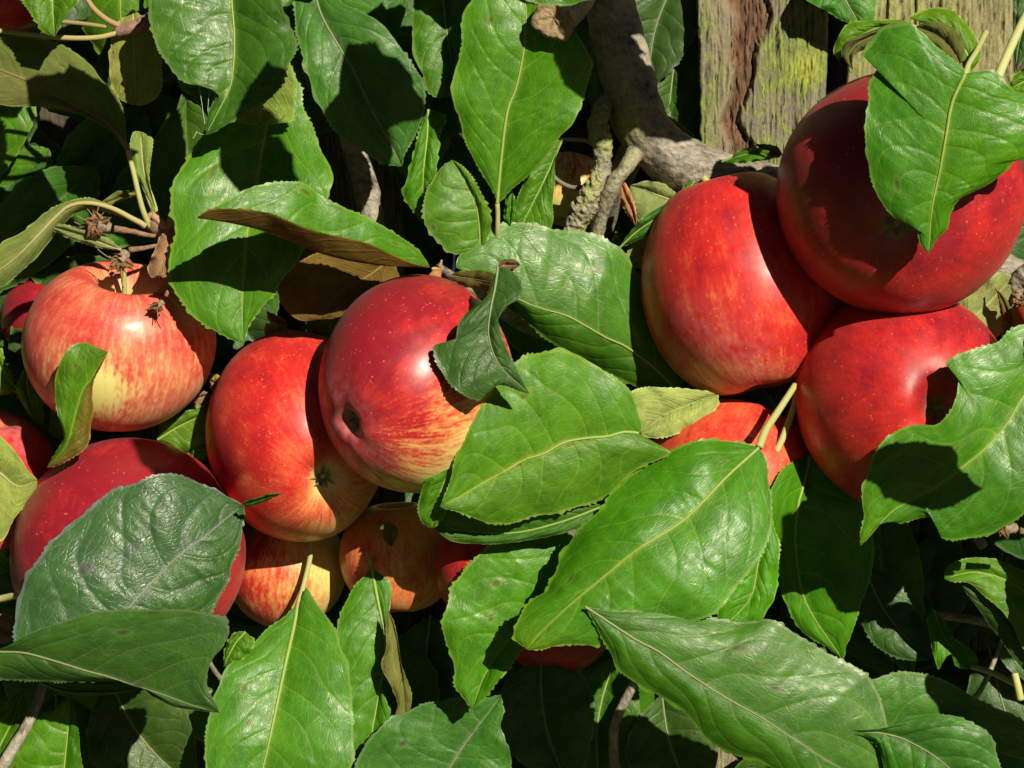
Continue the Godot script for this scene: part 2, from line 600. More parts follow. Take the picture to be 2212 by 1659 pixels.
func plank(x0: float, x1: float, z: float, kind: int) -> MeshInstance3D:
	# a weathered board standing upright, x0..x1 in table units at depth z
	var xs := PackedVector2Array([Vector2(x0, -130), Vector2(x0, -5), Vector2(x0 + 5, 0)])
	var steps := 130
	for i in range(1, steps):
		xs.append(Vector2(lerpf(x0 + 5, x1 - 5, float(i) / steps), 0))
	xs.append_array([Vector2(x1 - 5, 0), Vector2(x1, -5), Vector2(x1, -130)])
	var ys := [-2600.0]
	for i in 230:
		ys.append(-420.0 + i * 9.6 if i < 120 else 732.0 + (i - 120) * 11.0)
	ys.append(8200.0)
	var v := PackedVector3Array()
	var uv := PackedVector2Array()
	var col := PackedColorArray()
	for y in ys:
		for q in xs:
			var px: float = q.x + 3.0 * sin(y * 0.011 + kind * 2.0) * (1.0 if q.x > (x0 + x1) / 2 else -1.0) + 3.0 * grain.get_noise_2d(y * 0.03, kind * 50.0 + (9.0 if q.x > (x0 + x1) / 2 else 0.0))
			var g := streaks.get_noise_3d(px * 0.09, y * 0.004, kind * 10.0)
			var g2 := fine.get_noise_3d(px * 0.30, y * 0.011, kind * 10.0)
			var moss := grain.get_noise_3d(px * 0.009, y * 0.006, kind * 7.0)
			var m2 := fine.get_noise_3d(px * 0.06, y * 0.035, kind * 7.0 + 3.0)
			var depth: float = q.y + 4.0 * g + 1.5 * g2
			# wood grey-tan, moss yellow-green
			var g3 := fine.get_noise_3d(px * 0.9, y * 0.06, kind * 10.0)
			var fissure := smoothstep(0.05, 0.0, absf(streaks.get_noise_3d(px * 0.045, y * 0.0022, kind * 20.0)))
			var crust := fine.get_noise_3d(px * 0.28, y * 0.26, kind * 4.0)
			depth += 1.6 * g3 - 7.0 * fissure
			var wood := Vector3(0.155, 0.135, 0.10) * (0.85 + 0.5 * g + 0.35 * g2 + 0.35 * g3)
			var green := Vector3(0.130, 0.170, 0.030) * (0.9 + 0.55 * m2 + 0.35 * g3)
			if kind == 2:
				wood = Vector3(0.20, 0.185, 0.09) * (0.85 + 0.4 * g + 0.5 * g2 + 0.3 * g3)
				green = Vector3(0.19, 0.215, 0.05) * (0.9 + 0.55 * m2 + 0.35 * g3)
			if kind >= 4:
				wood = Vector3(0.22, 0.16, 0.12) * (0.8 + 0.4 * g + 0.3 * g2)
			var share := clampf(0.62 + moss * 1.4 + m2 * 1.0 + 0.4 * g3, 0, 1)
			if kind == 2:
				share = clampf(0.45 + moss * 1.2 + m2 * 0.3, 0, 0.9) * clampf((2105.0 - px) / 60.0, 0, 1)
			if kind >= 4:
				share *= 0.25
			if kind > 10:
				wood *= 0.3  # deep back boards: shade put into their colour
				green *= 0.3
			share = clampf(share + 0.7 * crust, 0, 1) * (1.0 - 0.6 * fissure)
			depth += 3.0 * share * (0.5 + crust)
			var c := wood.lerp(green * (1.0 + 0.5 * crust), share) * (1.0 - 0.6 * fissure)
			if kind == 1:
				# the split down the board, with dark rusty heartwood in it
				var line: float = x0 + 93.0 + 16.0 * sin(y * 0.016 + 0.6) + 9.0 * sin(y * 0.043) + 5.0 * fine.get_noise_2d(y * 0.1, 3)
				var broad: float = 30.0 + 13.0 * sin(y * 0.012 + 2.0)
				var d: float = (px - line) / broad
				var pit := exp(-pow(d, 4.0))
				var right := exp(-pow((px - line - broad * 0.95) / 4.0, 2.0))
				depth -= 16.0 * pit - 9.0 * pit * fine.get_noise_3d(px * 0.14, y * 0.05, 5) + 26.0 * right - 5.0 * exp(-pow(d + 1.25, 2.0) * 6.0)
				var rust := Vector3(0.095, 0.048, 0.024) * (0.95 + 1.0 * fine.get_noise_3d(px * 0.12, y * 0.022, 8))
				c = c.lerp(Vector3(0.21, 0.17, 0.12) * (0.9 + 0.5 * g2), exp(-pow((d + 0.6) / 1.9, 4.0)) * 0.75)
				c = c.lerp(rust, clampf(pit * 1.15, 0, 1))
				# knot with mossy bark
				var kd := Vector2((px - x0 - 235.0) / 38.0, (y - 150.0) / 30.0).length()
				var knot := exp(-kd * kd)
				depth += 10.0 * knot * (0.6 + fine.get_noise_2d(px * 0.13, y * 0.13))
				c = c.lerp(Vector3(0.27, 0.31, 0.03) * (0.9 + 0.8 * fine.get_noise_2d(px * 0.11, y * 0.11)), knot * 0.8)
			if kind == 2:
				for crack in [0.06, 0.245, 0.415, 0.56, 0.655]:
					var at: float = x0 + (x1 - x0) * crack + 2.0 * sin(y * 0.02 + crack * 40)
					var k := exp(-pow((px - at) / 2.4, 2.0)) * clampf(0.6 + grain.get_noise_2d(y * 0.006, crack * 90) * 2.0, 0, 1)
					depth -= 12.0 * k
					c *= 1.0 - 0.45 * k
			v.append(pt(px, y, z + depth))
			uv.append(Vector2(px * 0.01, y * 0.002))
			col.append(Color(clampf(c.x, 0.01, 1), clampf(c.y, 0.01, 1), clampf(c.z, 0.01, 1)))
	var m := plain(1, 1, 1, 0.9, 0.035)
	return put("plank", mesh_of(sheet(v, uv, col, ys.size(), xs.size(), 1)), m, fence)


func build_fence() -> void:
	fence = Node3D.new()
	fence.name = "wooden_fence"
	add_child(fence)
	tag(fence, "weathered upright wooden fence boards green with moss behind the apple tree", "fence")
	plank(1508, 1788, -430, 1)
	plank(1828, 2192, -470, 2)
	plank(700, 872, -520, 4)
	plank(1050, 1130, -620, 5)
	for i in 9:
		plank(-300.0 + i * 320.0, 17.0 + i * 320.0, -1150 - 20 * (i % 2), 11 + i)  # added back row, keeps sky light out of the gaps
	var rail := BoxMesh.new()
	rail.size = Vector3(0.6, 0.07, 0.02)
	var o := put("rail", rail, plain(0.12, 0.09, 0.06, 0.9, 0.03), fence)
	o.position = Vector3(0, -0.55, -0.105)


# ---------------------------------------------------------------- apples

func build_apples() -> void:
	# centre x, y, z, half width, half height as seen; axis: where the stem end points
	var A := "apples hanging on the branch"
	apple("pink and yellow streaked apple, stem hollow up, under withered flowers", 256, 748, -20, 206, 190, Vector3(0.17, 0.88, 0.40), A,
		{"cover": 0.62, "deep": 0.14, "ground": Vector3(0.66, 0.42, 0.18), "orange": Vector3(0.60, 0.165, 0.085), "red": Vector3(0.48, 0.05, 0.035), "pale": Vector3(-0.18, -0.50, 0.80), "pale_by": 1.6, "pale_w": 14.0, "dash": 0.55, "blush": Vector3(-0.5, 0.55, 0.5), "by": 0.30, "size": 768, "stem": 0.62, "streak": 0.42, "hw": 0.30, "hd": 0.52, "dots": 120})
	apple("bright red apple with waxy bloom cut by the left edge", -46, 1052, -130, 176, 176, Vector3(0.2, 0.9, 0.2), A,
		{"cover": 0.8, "deep": 0.4, "blush": Vector3(0, 1, 0.3), "by": 0.3, "bloom": Vector3(0.42, 0.72, 0.5), "bloom_w": 0.22})
	apple("large crimson apple half hidden by two dark leaves at lower left", 271, 1200, 0, 251, 251, Vector3(0.3, 0.5, -0.8), A,
		{"cover": 1.2, "deep": 0.85, "blush": Vector3(-0.3, 0.7, 0.5), "by": 0.3, "size": 768})
	apple("orange red apple with pale eye showing, behind the crimson one", 643, 946, -60, 195, 225, Vector3(-0.38, 0.38, -0.84), A,
		{"cover": 0.88, "deep": 0.20, "blush": Vector3(-0.5, 0.55, 0.5), "by": 0.45, "size": 768, "streak": 0.32, "pale": Vector3(0.55, -0.75, 0.3), "pale_by": 0.38, "pale_w": 2.2, "eye_pale": 1.0, "cd": 0.16, "cw": 0.24, "hr": 1.05})
	apple("crimson apple with deep eye hollow on its left, in the middle cluster", 897, 832, 140, 205, 232, Vector3(0.62, 0.33, -0.70), A,
		{"cover": 0.75, "deep": 0.62, "blush": Vector3(-0.65, 0.6, 0.3), "by": 0.75, "size": 768, "streak": 0.42, "pale": Vector3(0.45, -0.85, 0.25), "pale_by": 0.55, "pale_w": 2.5, "bloom": Vector3(-0.72, -0.55, 0.42), "bloom_w": 0.40, "cd": 0.17, "cw": 0.115, "hr": 1.06})
	apple("small orange apple behind a leaf stalk, below the pale-eyed apple", 618, 1232, -250, 130, 132, Vector3(0.1, 0.85, 0.3), A,
		{"cover": 0.3, "deep": 0.1, "streak": 0.35, "blush": Vector3(-0.6, -0.1, 0.7), "by": 0.3, "pale": Vector3(0.8, 0.1, 0.3), "pale_by": 0.6, "pale_w": 2.0})
	apple("half shaded yellow orange apple right of the small orange one", 862, 1204, -150, 128, 132, Vector3(-0.05, 0.97, 0.08), A,
		{"cover": 0.0, "deep": 0.05, "ground": Vector3(0.62, 0.36, 0.09), "streak": 0.28, "blush": Vector3(-0.5, -0.3, 0.6), "by": 0.35, "hw": 0.24, "hd": 0.5})
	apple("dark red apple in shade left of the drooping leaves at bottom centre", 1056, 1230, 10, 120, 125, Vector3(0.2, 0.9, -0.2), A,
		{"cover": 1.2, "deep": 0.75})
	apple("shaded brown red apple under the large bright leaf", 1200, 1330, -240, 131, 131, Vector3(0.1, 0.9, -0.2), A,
		{"cover": 1.2, "deep": 1.0})  # darkest skin, deepened in colour in place of shade
	apple("tall orange red apple touching the branch, right of centre", 1603, 612, -85, 217, 257, Vector3(-0.24, 0.95, -0.08), A,
		{"cover": 1.0, "deep": 0.42, "blush": Vector3(-0.1, 0.75, 0.5), "by": 0.25, "size": 768, "streak": 0.35, "bloom": Vector3(-0.40, -0.76, 0.5), "bloom_w": 0.40, "pale": Vector3(-0.15, -0.98, 0.2), "pale_by": 0.7, "pale_w": 4.0, "hr": 1.16, "cone": -0.07, "turned": true})
	apple("largest dark crimson apple, at upper right behind a big leaf", 1945, 422, 150, 269, 260, Vector3(0.17, 0.33, -0.93), A,
		{"cover": 1.3, "deep": 0.72, "blush": Vector3(-0.3, 0.6, 0.6), "by": 0.4, "size": 768, "cd": 0.12, "cw": 0.22, "eye_pale": 0.5, "streak": 0.3})
	apple("red apple with round eye hollow, lowest of the right cluster of three", 1957, 866, 40, 235, 246, Vector3(-0.19, 0.07, -0.98), A,
		{"cover": 1.15, "deep": 0.6, "blush": Vector3(0.5, 0.7, 0.4), "by": 0.3, "size": 768, "cd": 0.25, "cw": 0.20, "streak": 0.3, "eye_pale": 0.5})
	apple("scarlet apple behind two pale stalks, right of centre", 1576, 1060, -115, 198, 198, Vector3(0.3, 0.8, -0.35), A,
		{"cover": 0.9, "deep": 0.15, "streak": 0.35, "blush": Vector3(0, 0.8, 0.5), "by": 0.2})
	apple("red apple peeping in at the right edge", 2262, 660, -190, 88, 88, Vector3(0, 1, 0), A, {"cover": 0.7, "deep": 0.1})
	apple("dark red apple mostly hidden behind the pink and yellow streaked one", 100, 690, -430, 100, 100, Vector3(0.3, 0.9, 0.1), A, {"cover": 1.4, "deep": 1.0})  # skin darkened to stand in for shade
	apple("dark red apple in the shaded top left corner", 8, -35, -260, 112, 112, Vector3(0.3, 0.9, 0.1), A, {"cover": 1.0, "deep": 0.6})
	apple("amber striped apple behind the forked mossy spur", 1228, 408, -330, 84, 84, Vector3(-0.1, -0.95, 0.2), A,
		{"cover": 0.15, "deep": 0.05, "streak": 0.8, "pale": Vector3(-0.3, -0.8, 0.5), "pale_by": 0.6, "pale_w": 2.0})


func apple(label: String, cx: float, cy: float, cz: float, rx: float, ry: float, axis: Vector3, group: String, o := {}) -> void:
	apples.append([cx, cy, cz, rx, ry])
	var root := Node3D.new()
	root.name = numbered("apple", self)
	add_child(root)
	tag(root, label, "apple", group)
	var k := UNIT * (FAR - cz) / FAR
	root.position = pt(cx, cy, cz)
	var up := axis.normalized()
	var side := Vector3(0.15, -0.3, 1.0).cross(up).normalized()
	var turn := Basis(side, up, side.cross(up).normalized())
	root.basis = turn
	var squeeze := turn.inverse() * Basis.from_scale(Vector3(rx / ry if absf(rx - ry) > 4 and not o.get("turned", false) else 1.0, 1, 1)) * turn
	var R: float = (rx if o.get("turned", false) else ry if absf(rx - ry) > 4 else rx) * k
	var H: float = R * o.get("hr", 0.98)
	var hw: float = o.get("hw", 0.24)
	var hd: float = o.get("hd", 0.42)
	var cw: float = o.get("cw", 0.27)
	var cd: float = o.get("cd", 0.3)
	var cone: float = o.get("cone", 0.045)
	var nu := 120
	var nv := 112
	var v := PackedVector3Array()
	var uv := PackedVector2Array()
	var id := apples.size() * 3.7
	for i in nv + 1:
		# rows lie closer together near both ends, where the hollows are
		var f := float(i) / nv
		var th := PI * (f - 0.12 * sin(TAU * f))
		for j in nu + 1:
			var a := TAU * (j % nu) / nu
			var rho := pow(sin(th) if i > 0 and i < nv else 0.0, 0.94) * (1.0 + cone * cos(th))
			var y := cos(th) * H / R
			y -= hd * exp(-rho * rho / (hw * hw)) if th < PI / 2 else 0.0
			y += cd * exp(-rho * rho / (cw * cw)) if th > PI / 2 else 0.0
			var low := smoothstep(0.4, 1.0, th / PI)
			var lump := 1.0 + 0.016 * cos(5.0 * a + id) * low + 0.016 * cos(2.0 * a + id * 2.0) + 0.02 * streaks.get_noise_3d(cos(a) * 0.35 + id, th * 0.3, sin(a) * 0.35)
			y += 0.012 * cos(5.0 * a + id) * low * exp(-pow((rho - 0.4) / 0.25, 2))
			v.append(squeeze * (Vector3(cos(a) * rho * lump, y, sin(a) * rho * lump) * R))
			uv.append(Vector2(float(j) / nu, th / PI))
	var m := StandardMaterial3D.new()
	m.albedo_texture = apple_skin(o, turn, id)
	m.roughness = 0.54
	m.roughness_texture = wax
	m.metallic_specular = 0.46
	m.rim_enabled = true
	m.rim = 0.06
	m.texture_repeat = true
	var body := MeshInstance3D.new()
	body.name = "body"
	body.mesh = mesh_of(sheet(v, uv, PackedColorArray(), nv + 1, nu + 1, 0, true))
	body.material_override = m
	root.add_child(body, true)
	# eye: five dry sepals at the bottom of the hollow
	var floor_y: float = -H + cd * R
	var st := SurfaceTool.new()
	st.begin(Mesh.PRIMITIVE_TRIANGLES)
	for q in 9:
		var a := TAU * q / 9.0 + id
		var d := Vector3(cos(a), 0, sin(a))
		var t := Vector3(-sin(a), 0, cos(a))
		var base := Vector3(0, floor_y + 0.01 * R, 0) + d * R * 0.015
		var reach := R * 1.3 * (0.085 if q % 2 == 0 else 0.06)
		var bendy := base + d * reach * 0.6 + Vector3(0, -R * (0.075 if q % 2 else 0.045), 0)
		var end := base + d * reach * (1.3 if q % 3 else 0.5) + Vector3(0, -R * (0.07 if q % 3 else 0.11), 0) + t * R * 0.02 * sin(q * 2.3)
		var w := R * 0.022
		for tri in [[base - t * w, base + t * w, bendy + t * w * 0.7], [base - t * w, bendy + t * w * 0.7, bendy - t * w * 0.7], [bendy - t * w * 0.7, bendy + t * w * 0.7, end]]:
			for p in tri:
				st.add_vertex(squeeze * p)
	st.generate_normals()
	put("eye", st.commit(), plain(0.17, 0.14, 0.09, 0.9), root)
	# stalk
	var top: float = H - hd * R
	var long: float = o.get("stem", 0.42) * R
	var path := PackedVector3Array()
	var radius := PackedFloat32Array()
	for q in 7:
		var s := q / 6.0
		path.append(squeeze * Vector3(R * 0.10 * s * s, top - 0.03 * R + long * s, R * 0.05 * s))
		radius.append(R * (0.032 + 0.012 * absf(s - 0.4)))
	put("stalk", tube(path, radius, 8), plain(0.33, 0.33, 0.09, 0.7), root)


func apple_skin(o: Dictionary, turn: Basis, id: float) -> ImageTexture:
	var w: int = o.get("size", 384)
	var h := w / 2
	var data := PackedByteArray()
	data.resize(w * h * 3)
	var cover: float = o.get("cover", 0.6)
	var deep: float = o.get("deep", 0.4)
	var by: float = o.get("by", 0.2)
	var blush: Vector3 = turn.inverse() * (o.get("blush", Vector3(0, 1, 0)) as Vector3).normalized()
	var pale: Vector3 = turn.inverse() * (o.get("pale", Vector3(0, -1, 0)) as Vector3).normalized()
	var pale_by: float = o.get("pale_by", 0.0)
	var pale_w: float = o.get("pale_w", 3.0)
	var bloom: Vector3 = turn.inverse() * (o.get("bloom", Vector3(0, -1, 0)) as Vector3).normalized()
	var bloom_w: float = o.get("bloom_w", 0.0)
	var streak: float = o.get("streak", 0.4)
	var eye_pale: float = o.get("eye_pale", 0.3)
	var ground: Vector3 = o.get("ground", Vector3(0.60, 0.46, 0.14))
	var yellow := Vector3(0.66, 0.61, 0.20)
	var dash: float = o.get("dash", 0.25)
	var orange: Vector3 = o.get("orange", Vector3(0.62, 0.115, 0.040))
	var red: Vector3 = o.get("red", Vector3(0.48, 0.015, 0.012))
	var dark := Vector3(0.22, 0.005, 0.012)
	var waxy := Vector3(0.50, 0.20, 0.22)
	for y in h:
		var th := PI * (y + 0.5) / h
		var sn := sin(th)
		var cs := cos(th)
		for x in w:
			var a := TAU * (x + 0.5) / w
			var ca := cos(a)
			var sa := sin(a)
			var dir := Vector3(sn * ca, cs, sn * sa)
			# streaks run from stem to eye: fine across, long along
			var st := streaks.get_noise_3d(ca * 11.0 + id, th * 2.2, sa * 11.0) * minf(sn * 2.2, 1.0)
			var blot := grain.get_noise_3d(dir.x * 2.2 + id, dir.y * 2.2, dir.z * 2.2)
			var tiny := fine.get_noise_3d(ca * 26.0 * sn + id, th * 14.0, sa * 26.0 * sn)
			var lit := dir.dot(blush)
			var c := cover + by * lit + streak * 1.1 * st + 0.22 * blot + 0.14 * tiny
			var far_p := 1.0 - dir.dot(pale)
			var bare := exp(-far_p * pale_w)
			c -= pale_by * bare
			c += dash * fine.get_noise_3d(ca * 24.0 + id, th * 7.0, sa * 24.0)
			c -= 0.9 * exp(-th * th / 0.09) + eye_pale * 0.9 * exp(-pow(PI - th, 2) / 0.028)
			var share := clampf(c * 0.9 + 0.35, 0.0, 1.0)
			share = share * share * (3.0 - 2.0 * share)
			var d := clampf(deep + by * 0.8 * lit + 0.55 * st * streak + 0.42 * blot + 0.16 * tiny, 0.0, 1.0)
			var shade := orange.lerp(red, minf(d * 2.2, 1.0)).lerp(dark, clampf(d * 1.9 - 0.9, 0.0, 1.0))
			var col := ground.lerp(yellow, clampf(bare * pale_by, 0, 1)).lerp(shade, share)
			if bloom_w > 0.0:
				var b := exp(-pow((1.0 - dir.dot(bloom)) / (bloom_w * 0.5), 2)) * clampf(0.6 + 0.9 * fine.get_noise_3d(ca * 9 * sn + id, th * 5.0, sa * 9 * sn), 0, 1)
				col = col.lerp(waxy, b * 0.42)
			var e := exp(-pow(PI - th, 2) / 0.010) * eye_pale
			col = col.lerp(Vector3(0.40, 0.42, 0.20), clampf(e, 0, 1))
			var russet := exp(-th * th / 0.03)
			col = col.lerp(Vector3(0.42, 0.34, 0.16), russet * 0.8)
			var k := (y * w + x) * 3
			data[k] = int(255.0 * pow(clampf(col.x, 0, 1), 0.4545))
			data[k + 1] = int(255.0 * pow(clampf(col.y, 0, 1), 0.4545))
			data[k + 2] = int(255.0 * pow(clampf(col.z, 0, 1), 0.4545))
	# pale breathing spots
	var dots: int = o.get("dots", 850)
	for q in dots:
		var cy := chance.randf_range(-0.93, 0.97)
		var th := acos(-cy)
		var px := chance.randf() * w
		var py := th / PI * h
		var size := chance.randf_range(0.38, 0.9) * w / 768.0
		var reach := size / maxf(sin(th), 0.2)
		var strength := chance.randf_range(0.3, 0.85)
		for yy in range(int(py - size - 1), int(py + size + 2)):
			for xx in range(int(px - reach - 1), int(px + reach + 2)):
				if yy < 0 or yy >= h:
					continue
				var d := Vector2((xx + 0.5 - px) / reach, (yy + 0.5 - py) / size).length()
				var s := clampf(1.5 - d, 0, 1) * strength
				if s > 0:
					var k := (yy * w + posmod(xx, w)) * 3
					data[k] = int(lerpf(data[k], 236, s)); data[k + 1] = int(lerpf(data[k + 1], 165, s)); data[k + 2] = int(lerpf(data[k + 2], 120, s))
	return ImageTexture.create_from_image(Image.create_from_data(w, h, false, Image.FORMAT_RGB8, data))


# ---------------------------------------------------------------- the tree: branch, spurs, dry bits

func bark_paint(p: Vector3, out: Vector3) -> Color:
	var g := grain.get_noise_3d(p.x * 60, p.y * 60, p.z * 60)
	var f := fine.get_noise_3d(p.x * 420, p.y * 420, p.z * 420)
	var f2 := fine.get_noise_3d(p.x * 1300, p.y * 1300, p.z * 1300)
	var ring := streaks.get_noise_3d(p.x * 110, p.y * 420, p.z * 110)
	var c := Vector3(0.205, 0.190, 0.150) * (1.0 + 0.6 * g + 0.40 * f + 0.45 * f2 + 0.40 * ring)
	var x := p.x / UNIT + 1106.0
	var y := 829.5 - p.y / UNIT
	var moss := exp(-pow((x - 1335.0) / 55.0, 2) - pow((y - 280.0) / 80.0, 2)) + 0.7 * exp(-pow((x - 1285.0) / 40.0, 2) - pow((y - 440.0) / 80.0, 2))
	moss = clampf(moss * 0.9 + (1.2 * g + 1.1 * f + 0.5 * f2) * minf(moss * 1.5, 1.0), 0, 1)
	c = c.lerp(Vector3(0.17, 0.205, 0.040) * (1.0 + 0.6 * f2), moss * 0.9)
	if f2 > 0.40 and out.z > -0.5:
		c = c.lerp(Vector3(0.34, 0.26, 0.15), 0.6)
	if ring < -0.42:
		c *= 0.55
	return Color(clampf(c.x, 0.01, 1), clampf(c.y, 0.01, 1), clampf(c.z, 0.01, 1))


func dry_paint(p: Vector3, _out: Vector3) -> Color:
	var f := fine.get_noise_3d(p.x * 900, p.y * 900, p.z * 900)
	var k := clampf(0.75 + 0.5 * f, 0.1, 1.0)
	return Color(k, k, k)


func bark_tube(called: String, places: Array, radii: Array, sides: int, rows: int, rough: float, parent: Node) -> MeshInstance3D:
	var path := PackedVector3Array()
	var radius := PackedFloat32Array()
	var i := 0
	for q in spline(points3(places), rows):
		path.append(pt(q.x, q.y, q.z))
		radius.append(listed(radii, i / (rows - 1.0)) * UNIT)
		i += 1
	return put(called, tube(path, radius, sides, rough, 1, radii[0]), plain(1, 1, 1, 0.62, 0.05), parent)


func build_tree() -> void:
	apple_tree = Node3D.new()
	apple_tree.name = "apple_tree"
	add_child(apple_tree)
	tag(apple_tree, "leafy apple tree trained along the fence, its grey branch forking at top", "tree")
	var branch := bark_tube("branch", [1285, -900, -190, 1296, -400, -185, 1306, -160, -180, 1311, -40, -175, 1335, 80, -170, 1360, 180, -165, 1384, 265, -160, 1432, 325, -165, 1500, 366, -175, 1600, 400, -210, 1760, 430, -280, 2000, 520, -330, 2300, 640, -340], [62, 58, 56, 55, 58, 62, 62, 52, 46, 40], 90, 320, 0.09, apple_tree)
	branch.set_meta("label", "grey brown branch with mossy fork")
	bark_tube("trunk_limb", [1180, 7600, -760, 1150, 4500, -760, 1130, 2600, -760, 1140, 1700, -760, 1180, 1200, -720, 1240, 760, -560, 1300, 480, -330, 1370, 320, -185], [170, 150, 110, 80, 50, 34, 30], 28, 90, 0.08, apple_tree)
	bark_tube("spur", [1312, 205, -150, 1299, 235, -120, 1292, 275, -110, 1302, 325, -112, 1298, 375, -110, 1272, 430, -112, 1246, 480, -125, 1225, 540, -150], [9, 21, 24, 18, 23, 27, 22, 20], 60, 200, 0.34, apple_tree)
	bark_tube("spur", [1372, 330, -120, 1352, 362, -92, 1328, 392, -90, 1308, 440, -108, 1294, 490, -130, 1280, 560, -165], [20, 16, 17, 14, 16, 15], 40, 130, 0.10, apple_tree)
	# the sawn stub, its face looking out to the lower left
	var stub := bark_tube("cut_stub", [1330, -110, -150, 1272, -50, -20, 1228, 6, 70, 1203, 32, 110], [40, 40, 43, 46], 36, 40, 0.10, apple_tree)
	var face := SurfaceTool.new()
	face.begin(Mesh.PRIMITIVE_TRIANGLES)
	var c := pt(1198, 38, 117)
	var ax := (pt(1198, 38, 150) - pt(1206, 30, 84)).normalized()
	var e1 := ax.cross(Vector3.UP).normalized()
	var e2 := ax.cross(e1)
	var ring := []
	for k in 6:
		var row := []
		for j in 28:
			var a := TAU * j / 28
			var r := 45.0 * UNIT * k / 5.0 * (1.0 + 0.10 * sin(a * 3 + 1) + 0.06 * sin(a * 7))
			row.append(c + e1 * cos(a) * r + e2 * sin(a) * r * 1.12 + ax * UNIT * (6.0 * fine.get_noise_2d(a * 2.2, k * 1.7) + (7.0 if k == 4 else 0.0) - (3.0 if k == 5 else 0.0)))
		ring.append(row)
	for k in 5:
		for j in 28:
			var j2 := (j + 1) % 28
			for p in [ring[k][j], ring[k + 1][j], ring[k + 1][j2], ring[k][j], ring[k + 1][j2], ring[k][j2]]:
				var q: Vector3 = p
				var f := fine.get_noise_3d(q.x * 500, q.y * 500, q.z * 500)
				var col := Vector3(0.25, 0.175, 0.10) * (1.0 + 0.8 * f)
				if f > 0.1:
					col = col.lerp(Vector3(0.20, 0.20, 0.07), 0.5)
				face.set_color(Color(clampf(col.x, 0, 1), clampf(col.y, 0, 1), clampf(col.z, 0, 1)))
				face.add_vertex(q)
	face.generate_normals()
	put("cut_face", face.commit(), plain(1, 1, 1, 0.9, 0.05), stub)
	bark_tube("twig", [752, 280, -220, 766, 330, -215, 784, 380, -215, 795, 430, -215, 803, 475, -215, 810, 640, -230], [24, 26, 30, 27, 27, 24], 22, 60, 0.10, apple_tree)
	bark_tube("twig", [100, 1440, 60, 86, 1500, 120, 62, 1560, 150, 20, 1630, 170, -30, 1720, 180], [9, 10, 12, 13, 14], 14, 40, 0.05, apple_tree)
	bark_tube("twig", [2290, 560, -60, 2236, 585, -70, 2202, 610, -80, 2196, 640, -80], [34, 34, 26, 10], 22, 50, 0.3, apple_tree)
	rod("twig", [1188, 372, -190, 1208, 392, -185, 1236, 405, -180, 1265, 404, -170], 5, 6, plain(0.15, 0.12, 0.08, 0.8), apple_tree)
	rod("twig", [1190, 300, -190, 1230, 301, -185, 1262, 303, -180, 1285, 312, -160], 4, 5, plain(0.25, 0.26, 0.10, 0.8), apple_tree)
	# spur with withered flowers over the striped apple
	var pink := plain(0.36, 0.19, 0.13, 0.75)
	rod("fruit_spur", [318, 470, 40, 338, 486, 48, 352, 498, 50, 372, 505, 40, 400, 515, 10], 16, 26, plain(0.30, 0.18, 0.11, 0.85, 0.03), apple_tree, 14, 0.5, 2)
	rod("bud_scale", [330, 466, 62, 345, 478, 66, 360, 496, 60], 7, 10, pink, apple_tree, 10, 0.2)
	rod("bud_scale", [374, 462, 50, 366, 480, 58, 352, 500, 56], 8, 11, pink, apple_tree, 10, 0.2)
	withered_flower(236, 492, 96, Vector2(-1.0, -0.25), 34, [246, 494, 92, 285, 500, 74, 320, 508, 62, 350, 510, 54])
	withered_flower(272, 545, 110, Vector2(-0.4, 0.6), 30, [278, 540, 104, 310, 536, 84, 345, 528, 60])
	withered_flower(350, 652, 152, Vector2(-0.7, 0.8), 19, [358, 640, 152, 366, 618, 146, 369, 590, 110, 372, 560, 60])
	leaf("dry", [372, 500, 362, 540, 352, 570, 340, 596], [352, 505, 334, 540, 322, 572, 322, 592, 330, 599], [384, 520, 380, 545, 376, 575, 366, 594, 352, 598], [80, 120, 150], -20, 20, {"tooth": 2, "wave": 10, "n": 60, "rib": false, "label": "small withered brown leaf on the fruit spur"})
	# bud on the spur above the middle apple
	rod("bud", [948, 578, 40, 945, 586, 60, 941, 594, 84, 939, 599, 98], 7, 13, plain(0.42, 0.20, 0.06, 0.8), apple_tree, 12, 0.25, 2)
	rod("bud", [941, 582, 70, 934, 580, 84], 6, 3, plain(0.36, 0.27, 0.14, 0.9), apple_tree, 8, 0.25)
	rod("bud", [950, 574, 60, 954, 562, 70], 5, 2, plain(0.36, 0.27, 0.14, 0.9), apple_tree, 8, 0.25)
	bark_tube("twig", [948, 578, 45, 980, 600, -20, 1040, 640, -90, 1110, 690, -160, 1180, 720, -230], [9, 12, 14, 16, 18], 14, 40, 0.1, apple_tree)
	withered_flower(2193, 1142, 250, Vector2(-0.8, -0.2), 34, [2204, 1146, 244, 2240, 1160, 220])
	withered_flower(2200, 630, -60, Vector2(0.0, 0.9), 24, [2202, 622, -66, 2206, 606, -76])
	# spur in the top left corner
	rod("fruit_spur", [250, 70, 20, 275, 62, 24, 300, 56, 20, 330, 40, 10, 380, 10, -30], 13, 20, plain(0.26, 0.15, 0.12, 0.85, 0.03), apple_tree, 12, 0.4, 2)
	rod("leaf_stalk", [-40, 62, 30, 60, 74, 34, 150, 82, 36, 215, 80, 32, 262, 68, 26], 6, 6, plain(0.30, 0.26, 0.10, 0.7), apple_tree)
	rod("leaf_stalk", [40, 60, 0, 100, 46, 6, 170, 50, 12, 230, 58, 18], 5, 5, plain(0.22, 0.18, 0.07, 0.7), apple_tree)
	rod("leaf_stalk", [178, -20, 20, 200, 16, 24, 230, 42, 26, 258, 56, 24], 6, 7, plain(0.26, 0.18, 0.08, 0.7), apple_tree)
	build_leaves()
	build_far_leaves()


